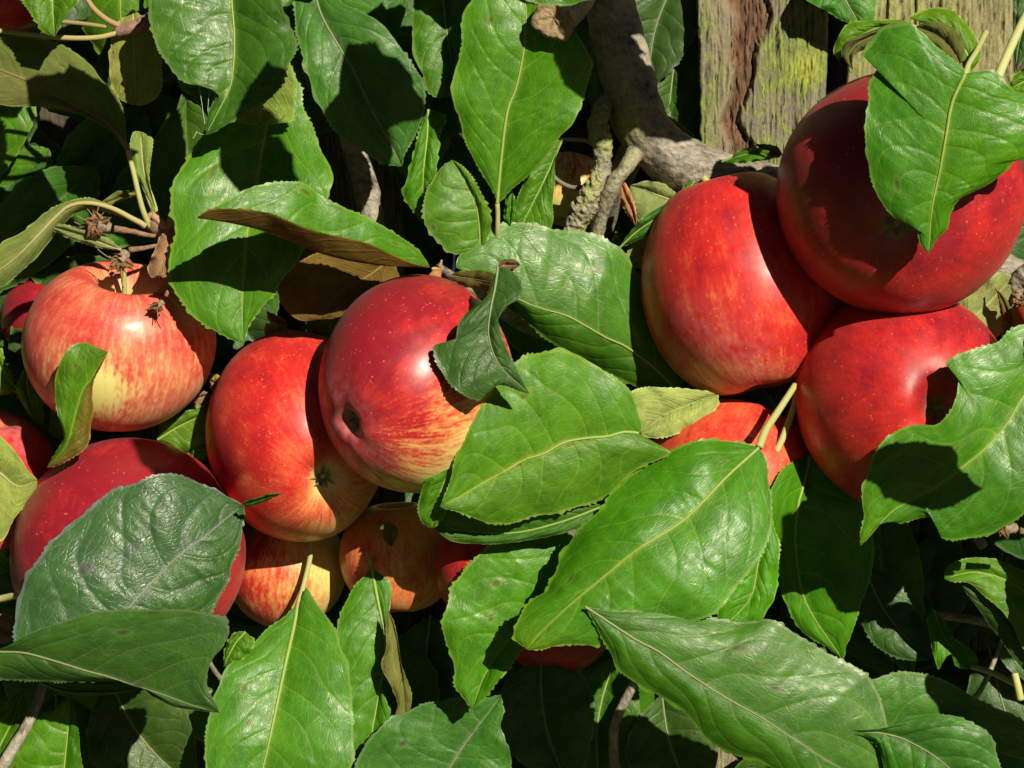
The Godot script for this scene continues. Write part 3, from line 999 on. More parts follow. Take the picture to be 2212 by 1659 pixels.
func withered_flower(x: float, y: float, z: float, dir: Vector2, size: float, stalk: Array) -> void:
	# a shrunken calyx with curled sepals and threads, on its dry stalk
	var root := Node3D.new()
	root.name = numbered("withered_flower", apple_tree)
	apple_tree.add_child(root)
	var dull := plain(0.20, 0.15, 0.10, 0.95)
	rod("stalk", stalk, size * 0.22, size * 0.12, plain(0.24, 0.14, 0.08, 0.9), root, 8, 0.3, 2)
	var d := dir.normalized()
	rod("cup", [x - d.x * size * 0.1, y - d.y * size * 0.1, z, x + d.x * size * 0.35, y + d.y * size * 0.35, z + 3, x + d.x * size * 0.8, y + d.y * size * 0.8, z + 6], size * 0.28, size * 0.46, plain(0.27, 0.20, 0.14, 0.95), root, 12, 0.6, 2)
	var cx := x + d.x * size * 0.7
	var cy := y + d.y * size * 0.7
	for i in 7:
		var a := d.angle() + lerpf(-1.9, 1.9, i / 6.0) + chance.randf_range(-0.2, 0.2)
		var e := Vector2(cos(a), sin(a))
		var f := Vector2(-e.y, e.x) * chance.randf_range(-0.4, 0.4)
		var r := size * chance.randf_range(0.7, 1.15)
		leaf("dry", [cx, cy, cx + e.x * r * 0.5, cy + e.y * r * 0.5, cx + (e.x + f.x) * r, cy + (e.y + f.y) * r],
			[cx + (e.x * 0.4 - e.y * 0.36) * r, cy + (e.y * 0.4 + e.x * 0.34) * r], [cx + (e.x * 0.4 + e.y * 0.36) * r, cy + (e.y * 0.4 - e.x * 0.34) * r],
			[z + 4, z + 14, z + chance.randf_range(-6, 26)], 6, -6, {"n": 14, "tooth": 0.0, "wave": 4, "quilt": 0.0, "rib": false, "parent": root, "name": "sepal"})
	var st := SurfaceTool.new()
	st.begin(Mesh.PRIMITIVE_TRIANGLES)
	for i in 8:
		var a := d.angle() + chance.randf_range(-1.4, 1.4)
		var e := Vector2(cos(a), sin(a))
		var r := size * chance.randf_range(0.7, 1.7)
		var path := PackedVector3Array()
		var radius := PackedFloat32Array()
		var bend := chance.randf_range(-0.6, 0.6)
		for q in 6:
			var s := q / 5.0
			var p := Vector2(cx, cy) + e * r * s + Vector2(-e.y, e.x) * r * bend * s * s
			path.append(pt(p.x, p.y, z + 10 + 18 * s * sin(i * 2.0)))
			radius.append(UNIT * 1.2)
		st.append_from(tube(path, radius, 4), 0, Transform3D())
	put("threads", st.commit(), dull, root)


# ---------------------------------------------------------------- leaves one can tell apart

func build_leaves() -> void:
	var o := {}
	# ---- top left
	leaf("fresh", [110, -130, 112, -40, 114, 30, 118, 81], [60, -90, 45, -20, 49, 0, 79, 47, 97, 67], [165, -90, 176, -20, 168, 0, 144, 30, 123, 67], [150, 150, 160], 25, 25)
	leaf("mid", [499, -110, 500, 0, 504, 47, 506, 87, 504, 141, 497, 188, 470, 242, 444, 292], [400, -90, 335, -30, 323, 24, 336, 91, 358, 130, 380, 161, 402, 178, 436, 186, 466, 190, 470, 204, 452, 240], [560, -90, 604, -10, 615, 34, 633, 70, 640, 94, 632, 124, 622, 138, 605, 188, 571, 218, 538, 235, 504, 259, 477, 276],
		[140, 160, 180, 190], [20, 30, 26, 6], [20, 50, 44, 10], {"label": "leaf with folded edge and spider silk at its tip", "quilt": 6, "kind": 1, "tr": [0.75, 0.8, 0.8]})
	leaf("mid", [440, 150, 430, 190, 440, 230, 455, 262], [405, 160, 385, 172, 392, 192, 420, 215], [460, 170, 470, 200, 462, 235], [95, 100], 0, 10, {"n": 50, "tooth": 2})
	leaf("under", [575, 110, 572, 170, 566, 225, 560, 270], [520, 130, 500, 190, 500, 240, 504, 259, 538, 267], [620, 130, 634, 170, 634, 215, 630, 258, 605, 265], [90, 90, 100], 10, 20, {"tl": [0.8, 0.9, 0.7], "tr": [0.8, 0.95, 0.7], "n": 90})
	leaf("fresh", [605, 112, 590, 200, 572, 290, 558, 370, 550, 430, 534, 500, 529, 560, 523, 670, 526, 741], [500, 200, 440, 290, 402, 350, 376, 390, 370, 430, 371, 458, 380, 500, 366, 560, 373, 620, 396, 654, 423, 687, 464, 714, 504, 734], [645, 175, 655, 235, 679, 286, 692, 323, 709, 356, 717, 373, 711, 415, 690, 470, 662, 520, 640, 565, 598, 617, 593, 634, 571, 655, 540, 697],
		[40, 60, 110, 160, 170], [10, 30, 20, 0], [10, 10, 10, 0], {"kind": 0, "tooth": 5, "over": [0]})
	leaf("deep", [670, -60, 692, 27, 732, 100, 768, 161, 802, 235, 835, 296, 869, 359], [640, -20, 640, 60, 650, 104, 660, 141, 675, 188, 692, 228, 709, 259, 735, 292, 755, 306, 785, 326, 812, 343, 835, 353], [710, -40, 735, 3, 768, 20, 812, 44, 859, 97, 882, 128, 909, 168, 916, 188, 918, 215, 912, 249, 899, 286, 882, 316, 872, 336],
		[20, 60, 60, 40], [10, 20, 10], [10, 20, 10], {"kind": 2, "tl": [1.3, 1.5, 0.9], "tr": [1.2, 1.35, 1.0]})
	# far pale round-tipped leaf and brownish back of a leaf at the left edge
	leaf("olive", [276, 325, 262, 302, 235, 272, 215, 255, 168, 232, 118, 205, 67, 178, 0, 151, -90, 115], [269, 269, 265, 235, 252, 208, 235, 188, 215, 168, 195, 141, 161, 114, 118, 91, 67, 81, 0, 80, -60, 92], [258, 303, 232, 277, 205, 262, 168, 246, 118, 234, 67, 229, 0, 225, -70, 190], [70, 60, 50, 40], -20, 10,
		{"thick": 6, "petiole": [276, 325, 72, 289, 376, 76, 299, 420, 74, 309, 456, 66, 324, 490, 52], "tl": [0.8, 1.0, 0.8], "tooth": 2, "label": "leaf turned to show its dull olive back"})
	leaf("under", [287, 20, 288, 90, 290, 160, 292, 227], [248, 60, 238, 120, 238, 165, 247, 195, 262, 215], [332, 60, 346, 120, 347, 185, 336, 212, 312, 224], [0, 0, 10], 5, 5, {"n": 80, "tooth": 3})
	leaf("under", [345, 482, 330, 430, 312, 376, 306, 330, 303, 284], [306, 400, 288, 352, 281, 322, 287, 286], [322, 390, 326, 340, 328, 320, 328, 298], [50, 30, 10], 10, 6, {"n": 70, "tooth": 1.5, "thick": 5})
	leaf("under", [315, 488, 280, 468, 235, 447, 190, 438, 150, 444, 118, 470, 80, 510, 30, 560, -40, 610], [205, 430, 160, 432, 120, 446, 85, 470, 45, 504, 0, 528], [240, 460, 190, 452, 160, 462, 130, 492, 80, 552, 40, 590, 0, 620], [60, 90, 90, 60], -15, -25, {"thick": 7, "tooth": 2, "tr": [0.65, 0.75, 0.6], "tl": [0.8, 0.9, 0.7]})
	leaf("under", [262, 540, 230, 530, 190, 514, 145, 498, 98, 486], [225, 508, 190, 496, 150, 488, 120, 484], [230, 538, 188, 527, 144, 512, 118, 498], [80, 84, 80], 4, 4, {"n": 60, "tooth": 1.5})
	leaf("under", [345, 480, 330, 440, 290, 412, 250, 430, 210, 442], [300, 420, 260, 412, 230, 428], [310, 425, 262, 432, 232, 446], [30, 10, -10], 4, 4, {"n": 50, "tooth": 1, "rib": false})
	rod("leaf_stalk", [304, 375, 26, 315, 410, 36, 330, 450, 46, 348, 486, 52], 6, 7, plain(0.34, 0.33, 0.10, 0.75), apple_tree)
	# folded leaf: its near half stands up and shows the back
	leaf("fresh", [427, 469, 487, 478, 560, 495, 628, 520, 690, 545, 760, 563, 840, 574, 928, 577], [470, 444, 500, 430, 538, 407, 571, 398, 605, 393, 638, 393, 659, 398, 685, 417, 709, 433, 755, 454, 802, 474, 852, 504, 882, 524, 912, 551], [450, 455, 487, 451, 538, 454, 578, 460, 622, 477, 672, 497, 706, 505, 743, 514, 785, 523, 818, 536, 849, 552, 890, 569], [400, 360, 290, 200], [-20, -20, -10], [40, 60, 50, 20],
		{"back": "brown", "bow": 2, "quilt": 1.5, "rib": false, "tooth": 2.5, "label": "folded leaf, its near half showing a brownish back with warm glow in its colour"})
	leaf("brown", [845, 560, 790, 600, 743, 626, 715, 655, 689, 690], [790, 560, 700, 545, 640, 570, 602, 610, 605, 647, 625, 677, 655, 692], [860, 600, 830, 640, 780, 665, 730, 684], [60, 70, 80], 10, 10, {"n": 90, "tooth": 2, "label": "brownish leaf with a warm backlit glow in its colour"})
	# ---- top middle
	leaf("fresh", [1074, 440, 1077, 403, 1084, 329, 1097, 235, 1114, 192, 1128, 128, 1136, 67, 1134, 0, 1118, -90], [1069, 420, 1057, 400, 1037, 366, 1020, 336, 1003, 296, 993, 255, 978, 215, 976, 188, 981, 158, 990, 134, 1000, 87, 997, 57, 1003, 27, 1027, -10, 1070, -60], [1082, 433, 1091, 423, 1111, 403, 1138, 380, 1168, 349, 1188, 326, 1212, 292, 1238, 265, 1259, 215, 1272, 168, 1279, 134, 1269, 111, 1249, 81, 1238, 60, 1205, 0, 1168, -50],
		[0, 30, 50, 40], [6, 8, 8], [6, 22, 10], {"petiole": [1074, 440, 0, 1075, 465, -10, 1074, 500, -25, 1068, 560, -80], "tooth": 2.5, "thick": 4.5, "kind": 1, "label": "upright broad leaf beside the sawn stub"})
	leaf("deep", [955, -60, 958, 0, 966, 77, 975, 134, 972, 175, 958, 211], [905, -30, 892, 60, 902, 134, 916, 165, 923, 195, 938, 208], [1010, -20, 1000, 50, 988, 140, 980, 180, 972, 205], [-60, -50, -40], 8, 8, {"tip": [1.9, 1.2, 1.6, 0.8], "tl": [1.6, 1.7, 0.8], "tr": [1.6, 1.7, 0.8], "n": 90, "thick": 4})
	leaf("fresh", [925, 236, 922, 300, 914, 380, 914, 484], [905, 290, 886, 366, 872, 420, 889, 450], [961, 252, 950, 292, 946, 323, 940, 380, 925, 440], [-60, -50, -60], 8, 8, {"n": 90})
	leaf("bright", [1035, 548, 1036, 507, 1027, 437, 1008, 395, 977, 345], [966, 544, 950, 521, 929, 504, 916, 470, 916, 440, 923, 410, 936, 390, 953, 363], [1050, 520, 1060, 487, 1057, 460, 1040, 420, 1005, 365], [-30, -10, -10], 12, 8, {"n": 110, "tl": [1.0, 1.0, 2.2]})
	leaf("fresh", [1215, 300, 1180, 380, 1150, 440, 1118, 505], [1160, 330, 1130, 400, 1110, 460], [1200, 340, 1198, 393, 1193, 437, 1191, 490, 1150, 510], [-80, -80, -80], 6, 6, {"n": 80, "tooth": 2})
	leaf("fresh", [1105, 410, 1104, 440, 1102, 490], [1094, 430, 1090, 470], [1112, 430, 1114, 450], [-40, -40], 4, 4, {"n": 40, "tooth": 1.5})
	leaf("mid", [1475, 858, 1420, 800, 1351, 748, 1312, 731, 1272, 708, 1222, 681, 1171, 667, 1121, 647, 1060, 610, 985, 578], [1470, 780, 1430, 690, 1395, 620, 1363, 570, 1333, 534, 1299, 514, 1259, 501, 1212, 499, 1148, 484, 1091, 482, 1057, 497, 1020, 528, 993, 553], [1443, 854, 1410, 842, 1370, 832, 1339, 818, 1319, 808, 1285, 792, 1245, 771, 1205, 748, 1168, 721, 1131, 687, 1109, 655, 1070, 622, 1020, 598],
		[-150, -110, -50, -20, -10], [-20, -36, -36, -10], [-30, -45, -40, -10], {"kind": 2, "tl": [1.25, 1.25, 1.3], "tr": [0.9, 1.0, 0.6], "quilt": 4, "label": "broad creased leaf between the middle and right apples"})
	# ---- around the branch
	leaf("under", [1475, 438, 1430, 425, 1390, 408, 1362, 400], [1440, 400, 1400, 392], [1450, 470, 1420, 490, 1385, 480, 1360, 450], [-160, -150, -150], 5, 5, {"n": 60, "tooth": 2})
	leaf("under", [1480, 505, 1430, 530, 1390, 545, 1350, 570], [1440, 490, 1400, 500, 1362, 530], [1465, 540, 1430, 565, 1390, 580], [-170, -160, -150], 5, 5, {"n": 60, "tooth": 2})
	leaf("mid", [1336, 536, 1375, 500, 1423, 468, 1478, 434], [1380, 480, 1430, 445], [1390, 512, 1430, 490], [-110, -100, -90], 12, -6, {"n": 60, "tooth": 1.5})
	leaf("dry", [1344, 400, 1352, 425, 1366, 450, 1376, 492], [1350, 395, 1364, 420, 1374, 460], [1338, 410, 1344, 440, 1360, 470], [-130, -120, -120], 10, 0, {"n": 40, "tooth": 1, "rib": false, "tl": [1.5, 1.3, 1.2]})
	leaf("fresh", [1560, 350, 1600, 336, 1640, 330, 1680, 338], [1577, 342, 1593, 329, 1620, 319, 1647, 321], [1590, 352, 1630, 348, 1660, 344], [0, 20, 30], -10, 30, {"n": 60, "tooth": 1.5})
	leaf("olive", [1634, 312, 1655, 322, 1690, 334], [1650, 311, 1680, 318], [1650, 330, 1680, 340], [-10, 10], 4, 4, {"n": 40, "tooth": 1})
	leaf("fresh", [1500, 392, 1486, 410, 1465, 440], [1484, 396, 1466, 420], [1502, 410, 1484, 436], [-110, -110], 4, 4, {"n": 40, "tooth": 1})
	leaf("bright", [1440, 250, 1420, 225, 1410, 195], [1422, 245, 1408, 220], [1432, 226, 1422, 205], [-260, -250], 4, 4, {"n": 40, "tooth": 1.5})
	leaf("olive", [1400, 240, 1440, 265, 1500, 292], [1430, 245, 1470, 268], [1430, 275, 1470, 300], [-260, -250], 4, 4, {"n": 40, "tooth": 1.5})
	# ---- top right
	leaf("fresh", [2085, 160, 2057, 222, 2044, 292, 2030, 370, 2013, 454, 2007, 549], [2077, 144, 2054, 124, 2020, 97, 1993, 71, 1966, 50, 1935, 54, 1906, 60, 1886, 87, 1862, 118, 1890, 128, 1896, 148, 1879, 178, 1877, 218, 1869, 269, 1871, 309, 1877, 353, 1886, 396, 1899, 427, 1933, 470, 1956, 484, 1980, 497, 1990, 528], [2100, 156, 2117, 154, 2140, 151, 2160, 162, 2188, 195, 2216, 203, 2262, 230, 2268, 290, 2240, 330, 2212, 343, 2191, 349, 2168, 373, 2138, 396, 2097, 417, 2070, 433, 2054, 460, 2047, 491, 2023, 517],
		[500, 490, 470, 445], [10, -20, 0, 0], [0, -10, 0, 0], {"tooth": 3, "thick": 4.5, "kind": 1, "bow": 12, "tl": [0.85, 0.95, 1.6], "tr": [1.0, 1.05, 0.8], "petiole": [2085, 160, 450, 2092, 140, 430, 2110, 110, 370, 2130, 70, 280], "label": "large leaf hanging in front of the largest apple"})
	leaf("bright", [2092, 160, 2094, 130, 2070, 90, 2030, 60, 1985, 46], [2118, 125, 2117, 101, 2107, 81, 2084, 47, 2057, 24, 2023, 17, 1993, 24, 1966, 38], [2070, 120, 2050, 90, 2020, 70, 1990, 60], [360, 350, 340, 330], -10, 16, {"n": 100, "tooth": 3})
	leaf("olive", [2075, 140, 2050, 100, 2020, 72, 1980, 56], [2084, 112, 2080, 90, 2062, 62, 2035, 48, 2005, 48], [2050, 125, 2020, 100, 1990, 80], [375, 370, 360], 10, 10, {"n": 70, "tooth": 1, "tl": [0.9, 0.9, 0.9]})
	leaf("bright", [1985, 58, 1940, 52, 1890, 62, 1850, 85, 1812, 130], [1950, 44, 1903, 44, 1849, 47, 1832, 52, 1818, 67, 1805, 94, 1802, 114], [1945, 62, 1895, 74, 1858, 90, 1830, 110], [340, 330, 320], 0, 14, {"n": 90, "tooth": 3})
	leaf("olive", [1985, 60, 1939, 60, 1899, 72, 1855, 92, 1836, 118, 1843, 152], [1939, 47, 1899, 60, 1845, 81, 1822, 97, 1818, 114, 1830, 138], [1945, 75, 1900, 96, 1868, 106, 1846, 120, 1842, 135], [345, 345, 340], 10, 4, {"n": 70, "tooth": 0.5, "tl": [0.9, 0.85, 0.9]})
	leaf("blue", [1795, -90, 1808, -40, 1826, 0, 1858, 54], [1755, -50, 1740, -10, 1760, 10, 1788, 24, 1825, 46], [1850, -60, 1893, -20, 1891, 20, 1886, 42], [-345, -340, -335], 10, 8, {"n": 90, "tooth": 2, "tl": [0.8, 1.3, 0.4], "tr": [1.6, 1.7, 1.5], "thick": 5})
	rod("leaf_stalk", [2240, -10, 150, 2208, 50, 180, 2182, 106, 200, 2158, 162, 230, 2150, 190, 260], 9, 10, plain(0.36, 0.38, 0.16, 0.8), apple_tree, 10)
	leaf("bright", [2270, 150, 2235, 165, 2184, 190], [2250, 140, 2212, 150, 2188, 168], [2250, 200, 2212, 206, 2190, 202], [150, 160], 5, 5, {"n": 50})
	leaf("deep", [2230, -40, 2216, 40, 2200, 100, 2195, 150], [2200, -20, 2196, 40, 2192, 100], [2260, 0, 2240, 60, 2214, 120], [-200, -190], 5, 5, {"n": 60})
	# ---- right
	leaf("under", [2080, 700, 2120, 670, 2150, 640, 2190, 600], [2080, 650, 2120, 620, 2160, 590], [2120, 740, 2160, 720, 2184, 670], [-60, -80, -80], 5, 5, {"n": 70, "rib": false})
	leaf("olive", [2152, 622, 2172, 660, 2180, 700, 2166, 740], [2160, 660, 2164, 700], [2176, 650, 2188, 690, 2180, 730], [-30, -20], 5, 5, {"n": 50, "tooth": 1, "tl": [1.5, 0.8, 0.8]})
	leaf("fresh", [2330, 740, 2270, 800, 2212, 855, 2175, 916, 2124, 973, 2091, 1000, 2040, 1040, 1973, 1080, 1929, 1104, 1860, 1180], [2290, 700, 2240, 695, 2191, 708, 2175, 721, 2158, 738, 2128, 748, 2091, 758, 2067, 768, 2044, 785, 2062, 804, 2071, 822, 2070, 845, 2060, 876, 2047, 899, 2027, 916, 2000, 921, 1973, 919, 1950, 926, 1929, 939, 1906, 956, 1889, 983, 1879, 1017, 1865, 1050, 1864, 1091, 1867, 1106, 1865, 1133, 1859, 1156], [2360, 850, 2330, 960, 2270, 1060, 2212, 1110, 2161, 1143, 2128, 1156, 2091, 1163, 2060, 1166, 2033, 1160, 2027, 1133, 2017, 1119, 1993, 1118, 1973, 1123, 1946, 1130, 1916, 1128, 1896, 1133, 1880, 1152],
		[280, 310, 330, 320, 310], [0, 10, 0, 0], [0, 0, -10, 0], {"kind": 0, "tooth": 3, "bow": 10, "tl": [0.95, 1.0, 1.2], "tr": [0.75, 0.85, 1.3], "tip": [1.5, 1.2, 0.6, 0.85], "n": 200, "label": "big leaf with bitten edges at the right"})
	leaf("under", [1552, 850, 1500, 870, 1440, 895, 1384, 937], [1500, 842, 1440, 838, 1390, 838, 1362, 850, 1372, 900], [1548, 880, 1500, 922, 1450, 940, 1410, 946], [-20, -15, -15], 4, 4, {"n": 80, "tooth": 2.5, "rib": false, "tl": [1.5, 1.5, 1.5], "tr": [1.5, 1.5, 1.5], "label": "pale back of a leaf under the tall apple"})  # tints lighten the pale back for the sunlight on it
	# ---- centre front
	leaf("bright", [1380, 936, 1349, 933, 1312, 943, 1272, 946, 1218, 956, 1175, 980, 1134, 993, 1087, 1020, 1037, 1047, 986, 1077, 950, 1095], [1386, 918, 1380, 900, 1373, 876, 1363, 849, 1349, 832, 1319, 812, 1289, 792, 1259, 776, 1245, 768, 1215, 757, 1185, 759, 1158, 765, 1131, 771, 1114, 785, 1087, 808, 1070, 839, 1054, 865, 1037, 886, 1020, 916, 1003, 956, 986, 986, 970, 1050], [1400, 948, 1423, 961, 1446, 978, 1423, 993, 1393, 1003, 1359, 1027, 1339, 1047, 1316, 1067, 1285, 1084, 1248, 1094, 1198, 1109, 1158, 1113, 1128, 1123, 1101, 1131, 1077, 1130, 1054, 1130, 1030, 1121, 997, 1108],
		[220, 240, 260, 275, 290], [0, 10, 20, 10], [-10, -40, -36, -10], {"kind": 2, "tooth": 4, "over": [4], "tr": [0.8, 0.85, 0.9], "tl": [0.88, 1.0, 1.0], "thick": 3.8, "label": "broad yellow green leaf in the centre"})
	leaf("deep", [1076, 576, 1070, 620, 1058, 680, 1056, 730, 1080, 790, 1143, 850], [1066, 600, 1050, 640, 1023, 664, 1003, 681, 990, 704, 983, 738, 958, 745, 938, 746, 943, 781, 956, 805, 976, 832, 1000, 852, 1023, 862, 1040, 862, 1057, 845, 1074, 832, 1096, 834, 1120, 844], [1088, 578, 1104, 585, 1119, 603, 1127, 627, 1121, 644, 1094, 664, 1077, 690, 1080, 715, 1090, 745, 1104, 775, 1121, 808], [330, 370, 370, 350], [0, 0, 10, 0], [0, 16, 0, 0], {"tooth": 2.5, "over": [4], "clear": 34, "bow": 4, "tip": [2.0, 1.8, 0.7, 0.92], "tl": [0.95, 1.0, 0.9], "label": "small dark curled leaf hanging over the middle apple"})
	leaf("olive", [968, 596, 1000, 600, 1040, 606, 1076, 612], [985, 588, 1003, 586, 1037, 584, 1066, 592], [990, 612, 1010, 620, 1040, 626, 1068, 628], [100, 140, 230], -6, 6, {"n": 60, "tooth": 1, "tl": [0.8, 0.7, 0.7], "tr": [0.8, 0.7, 0.7]})
	leaf("dry", [1074, 580, 1090, 572, 1104, 572, 1124, 572], [1084, 562, 1100, 560, 1115, 562], [1090, 590, 1104, 586], [330, 310, 300], 4, 4, {"n": 30, "tooth": 1, "rib": false, "tl": [0.4, 0.45, 0.5], "tr": [0.4, 0.45, 0.5]})
	leaf("fresh", [995, 975, 970, 1020, 945, 1080, 934, 1141], [970, 992, 940, 1016, 916, 1047, 906, 1085, 904, 1106, 912, 1128], [1000, 1000, 985, 1060, 960, 1110, 945, 1132], [270, 250, 230], 5, 5, {"n": 80, "tooth": 2.5})
	# ---- bottom
	leaf("mid", [1310, 1090, 1220, 1125, 1120, 1150, 1037, 1150, 935, 1138], [1220, 1090, 1120, 1100, 1020, 1100, 960, 1100], [1290, 1120, 1222, 1150, 1104, 1172, 1037, 1175, 970, 1166], [200, 200, 190], 4, 4, {"n": 80, "tooth": 1})
	leaf("fresh", [1250, 1160, 1188, 1260, 1114, 1365, 1081, 1408, 1047, 1459, 1020, 1532], [1190, 1150, 1100, 1155, 1050, 1185, 1017, 1217, 990, 1250, 976, 1267, 970, 1301, 956, 1341, 963, 1385, 973, 1408, 983, 1442, 983, 1482, 997, 1502], [1240, 1230, 1210, 1290, 1160, 1360, 1128, 1402, 1107, 1432, 1077, 1469, 1050, 1502], [110, 140, 150, 150], [0, 20, 20, 10], [10, 30, 40, 10], {"tooth": 4, "kind": 0, "tl": [1.05, 0.95, 1.3]})
	leaf("fresh", [1639, 968, 1570, 1030, 1478, 1123, 1373, 1190, 1312, 1240, 1238, 1301, 1164, 1371, 1141, 1404], [1630, 964, 1597, 957, 1556, 952, 1526, 950, 1496, 955, 1478, 963, 1440, 978, 1416, 990, 1393, 1007, 1363, 1027, 1343, 1047, 1319, 1067, 1306, 1091, 1289, 1109, 1265, 1130, 1245, 1153, 1232, 1173, 1212, 1203, 1202, 1234, 1188, 1257, 1181, 1277, 1148, 1297, 1128, 1324, 1114, 1355, 1110, 1378, 1122, 1390], [1650, 985, 1657, 1010, 1660, 1040, 1666, 1080, 1667, 1123, 1657, 1173, 1637, 1207, 1613, 1240, 1587, 1271, 1573, 1294, 1536, 1329, 1460, 1350, 1380, 1375, 1320, 1388, 1289, 1395, 1259, 1393, 1212, 1393, 1171, 1402],
		[180, 260, 300, 300, 285], [-25, -75, -75, -15], [0, 8, 0, 0], {"kind": 1, "tooth": 4, "n": 180, "bow": 14, "quilt": 4, "tip": [1.8, 1.2, 0.8, 0.84], "tl": [0.82, 0.95, 0.8], "tr": [1.02, 1.06, 2.0], "thick": 3.6, "petiole": [1640, 966, 180, 1654, 930, 150, 1680, 890, 110, 1718, 832, 60], "pr": 9, "pr2": 7, "label": "large bright leaf with yellowing tip"})
	leaf("blue", [1264, 1311, 1306, 1338, 1373, 1382, 1423, 1408, 1478, 1449, 1570, 1509, 1644, 1550, 1704, 1590, 1771, 1634, 1818, 1662, 1900, 1725], [1306, 1319, 1356, 1321, 1407, 1321, 1469, 1324, 1503, 1331, 1536, 1335, 1570, 1341, 1603, 1346, 1637, 1343, 1657, 1338, 1684, 1346, 1711, 1365, 1755, 1392, 1788, 1412, 1822, 1429, 1849, 1442, 1880, 1467, 1910, 1540, 1920, 1640], [1279, 1335, 1299, 1375, 1319, 1408, 1333, 1442, 1356, 1462, 1390, 1486, 1423, 1502, 1478, 1536, 1506, 1570, 1523, 1593, 1553, 1613, 1577, 1627, 1610, 1637, 1644, 1644, 1690, 1675, 1780, 1725],
		[320, 320, 310, 270], [-10, -34, -40, -20], [-10, -26, -30, -10], {"kind": 0, "tooth": 3.5, "n": 180, "quilt": 5, "bow": 10, "tl": [1.25, 1.15, 1.1], "tr": [0.9, 1.0, 0.35], "label": "long leaf with paler upper half across the bottom right"})  # upper half tinted lighter than the lower
	leaf("fresh", [1666, 1110, 1650, 1160, 1637, 1220, 1622, 1290, 1570, 1350], [1640, 1130, 1600, 1200, 1570, 1280, 1550, 1330], [1672, 1140, 1683, 1173, 1680, 1240, 1672, 1294, 1657, 1314, 1640, 1345], [150, 160, 170], 5, 5, {"n": 90, "tooth": 3, "tl": [0.9, 1.1, 0.6], "tr": [0.9, 1.1, 0.6]})
	leaf("fresh", [1750, 985, 1736, 1045, 1722, 1100, 1718, 1180, 1740, 1300, 1822, 1426], [1710, 1000, 1680, 1030, 1663, 1080, 1664, 1180, 1690, 1280, 1730, 1360, 1790, 1400], [1800, 1010, 1850, 1070, 1885, 1160, 1882, 1240, 1858, 1310, 1840, 1368, 1829, 1392], [0, 20, -30, -60], 5, 10, {"n": 120, "tooth": 2.5, "thick": 4, "over": [12], "clear": 22.0})
	leaf("fresh", [1665, 1025, 1672, 1060, 1690, 1100], [1655, 1050, 1668, 1090], [1690, 1040, 1698, 1070], [-40, -40], 4, 4, {"n": 40})
	rod("leaf_stalk", [1657, 1020, 40, 1672, 985, 40, 1690, 948, 36, 1717, 872, 20, 1725, 820, 0], 8, 7, plain(0.36, 0.36, 0.13, 0.8), apple_tree)
	leaf("deep", [1868, 1225, 1900, 1300, 1950, 1370, 2012, 1425], [1850, 1270, 1860, 1340, 1900, 1400, 1960, 1425], [1920, 1240, 1965, 1300, 2000, 1370], [-160, -160], 4, 4, {"n": 70})
	leaf("fresh", [2018, 1318, 2036, 1370, 2060, 1400, 2098, 1446], [2004, 1335, 2010, 1380, 2028, 1446, 2040, 1420, 2054, 1412, 2068, 1440], [2040, 1340, 2054, 1371, 2091, 1398, 2107, 1412, 2111, 1435], [-110, -90], 4, 4, {"n": 70, "tooth": 1.5})
	rod("leaf_stalk", [2098, 1440, -90, 2140, 1452, -80, 2200, 1480, -80, 2260, 1500, -90], 6, 8, plain(0.30, 0.32, 0.11, 0.75), apple_tree)
	rod("leaf_stalk", [2192, 1455, 20, 2198, 1480, 24, 2205, 1512, 20], 8, 9, plain(0.36, 0.38, 0.13, 0.75), apple_tree)
	leaf("bright", [2330, 1400, 2260, 1320, 2190, 1262, 2110, 1236, 2040, 1250], [2290, 1280, 2212, 1235, 2160, 1212, 2117, 1205, 2071, 1212, 2046, 1228], [2300, 1420, 2240, 1420, 2205, 1390, 2180, 1336, 2124, 1284, 2091, 1258, 2060, 1256], [40, 60, 80], 0, 20, {"n": 110, "tooth": 2})
	leaf("deep", [2320, 1440, 2260, 1380, 2190, 1330, 2120, 1280, 2075, 1262], [2240, 1350, 2180, 1306, 2120, 1272], [2260, 1480, 2205, 1440, 2160, 1380, 2110, 1310], [20, 50, 70], 0, -10, {"n": 80, "tooth": 1})
	leaf("blue", [1790, 1544, 1855, 1558, 1913, 1571, 2060, 1600, 2212, 1640, 2320, 1680], [1822, 1523, 1839, 1499, 1865, 1482, 1892, 1467, 1923, 1457, 1956, 1452, 1993, 1457, 2037, 1469, 2060, 1482, 2107, 1509, 2158, 1533, 2208, 1556, 2270, 1600], [1832, 1560, 1842, 1576, 1858, 1606, 1882, 1623, 1930, 1650, 2020, 1700, 2150, 1720, 2250, 1710], [250, 240, 220, 190], [10, 14, 10], [10, 10, 10], {"kind": 1, "tooth": 3, "tl": [1.2, 1.2, 1.0], "tr": [0.8, 1.1, 0.3], "label": "leaf in the bottom right corner, half shaded"})
	leaf("blue", [1797, 1574, 1850, 1580, 1905, 1584, 1960, 1600, 2040, 1650, 2110, 1730], [1850, 1578, 1919, 1571, 1946, 1556, 1980, 1546, 2023, 1544, 2067, 1549, 2107, 1566, 2138, 1583, 2151, 1623, 2160, 1680], [1839, 1590, 1879, 1598, 1899, 1617, 1906, 1640, 1925, 1690, 2000, 1740], [280, 300, 320, 310], [10, 20, 20], [10, -20, -20], {"kind": 2, "tooth": 3, "tl": [1.1, 1.1, 1.0], "tr": [0.9, 1.1, 0.4], "quilt": 5})
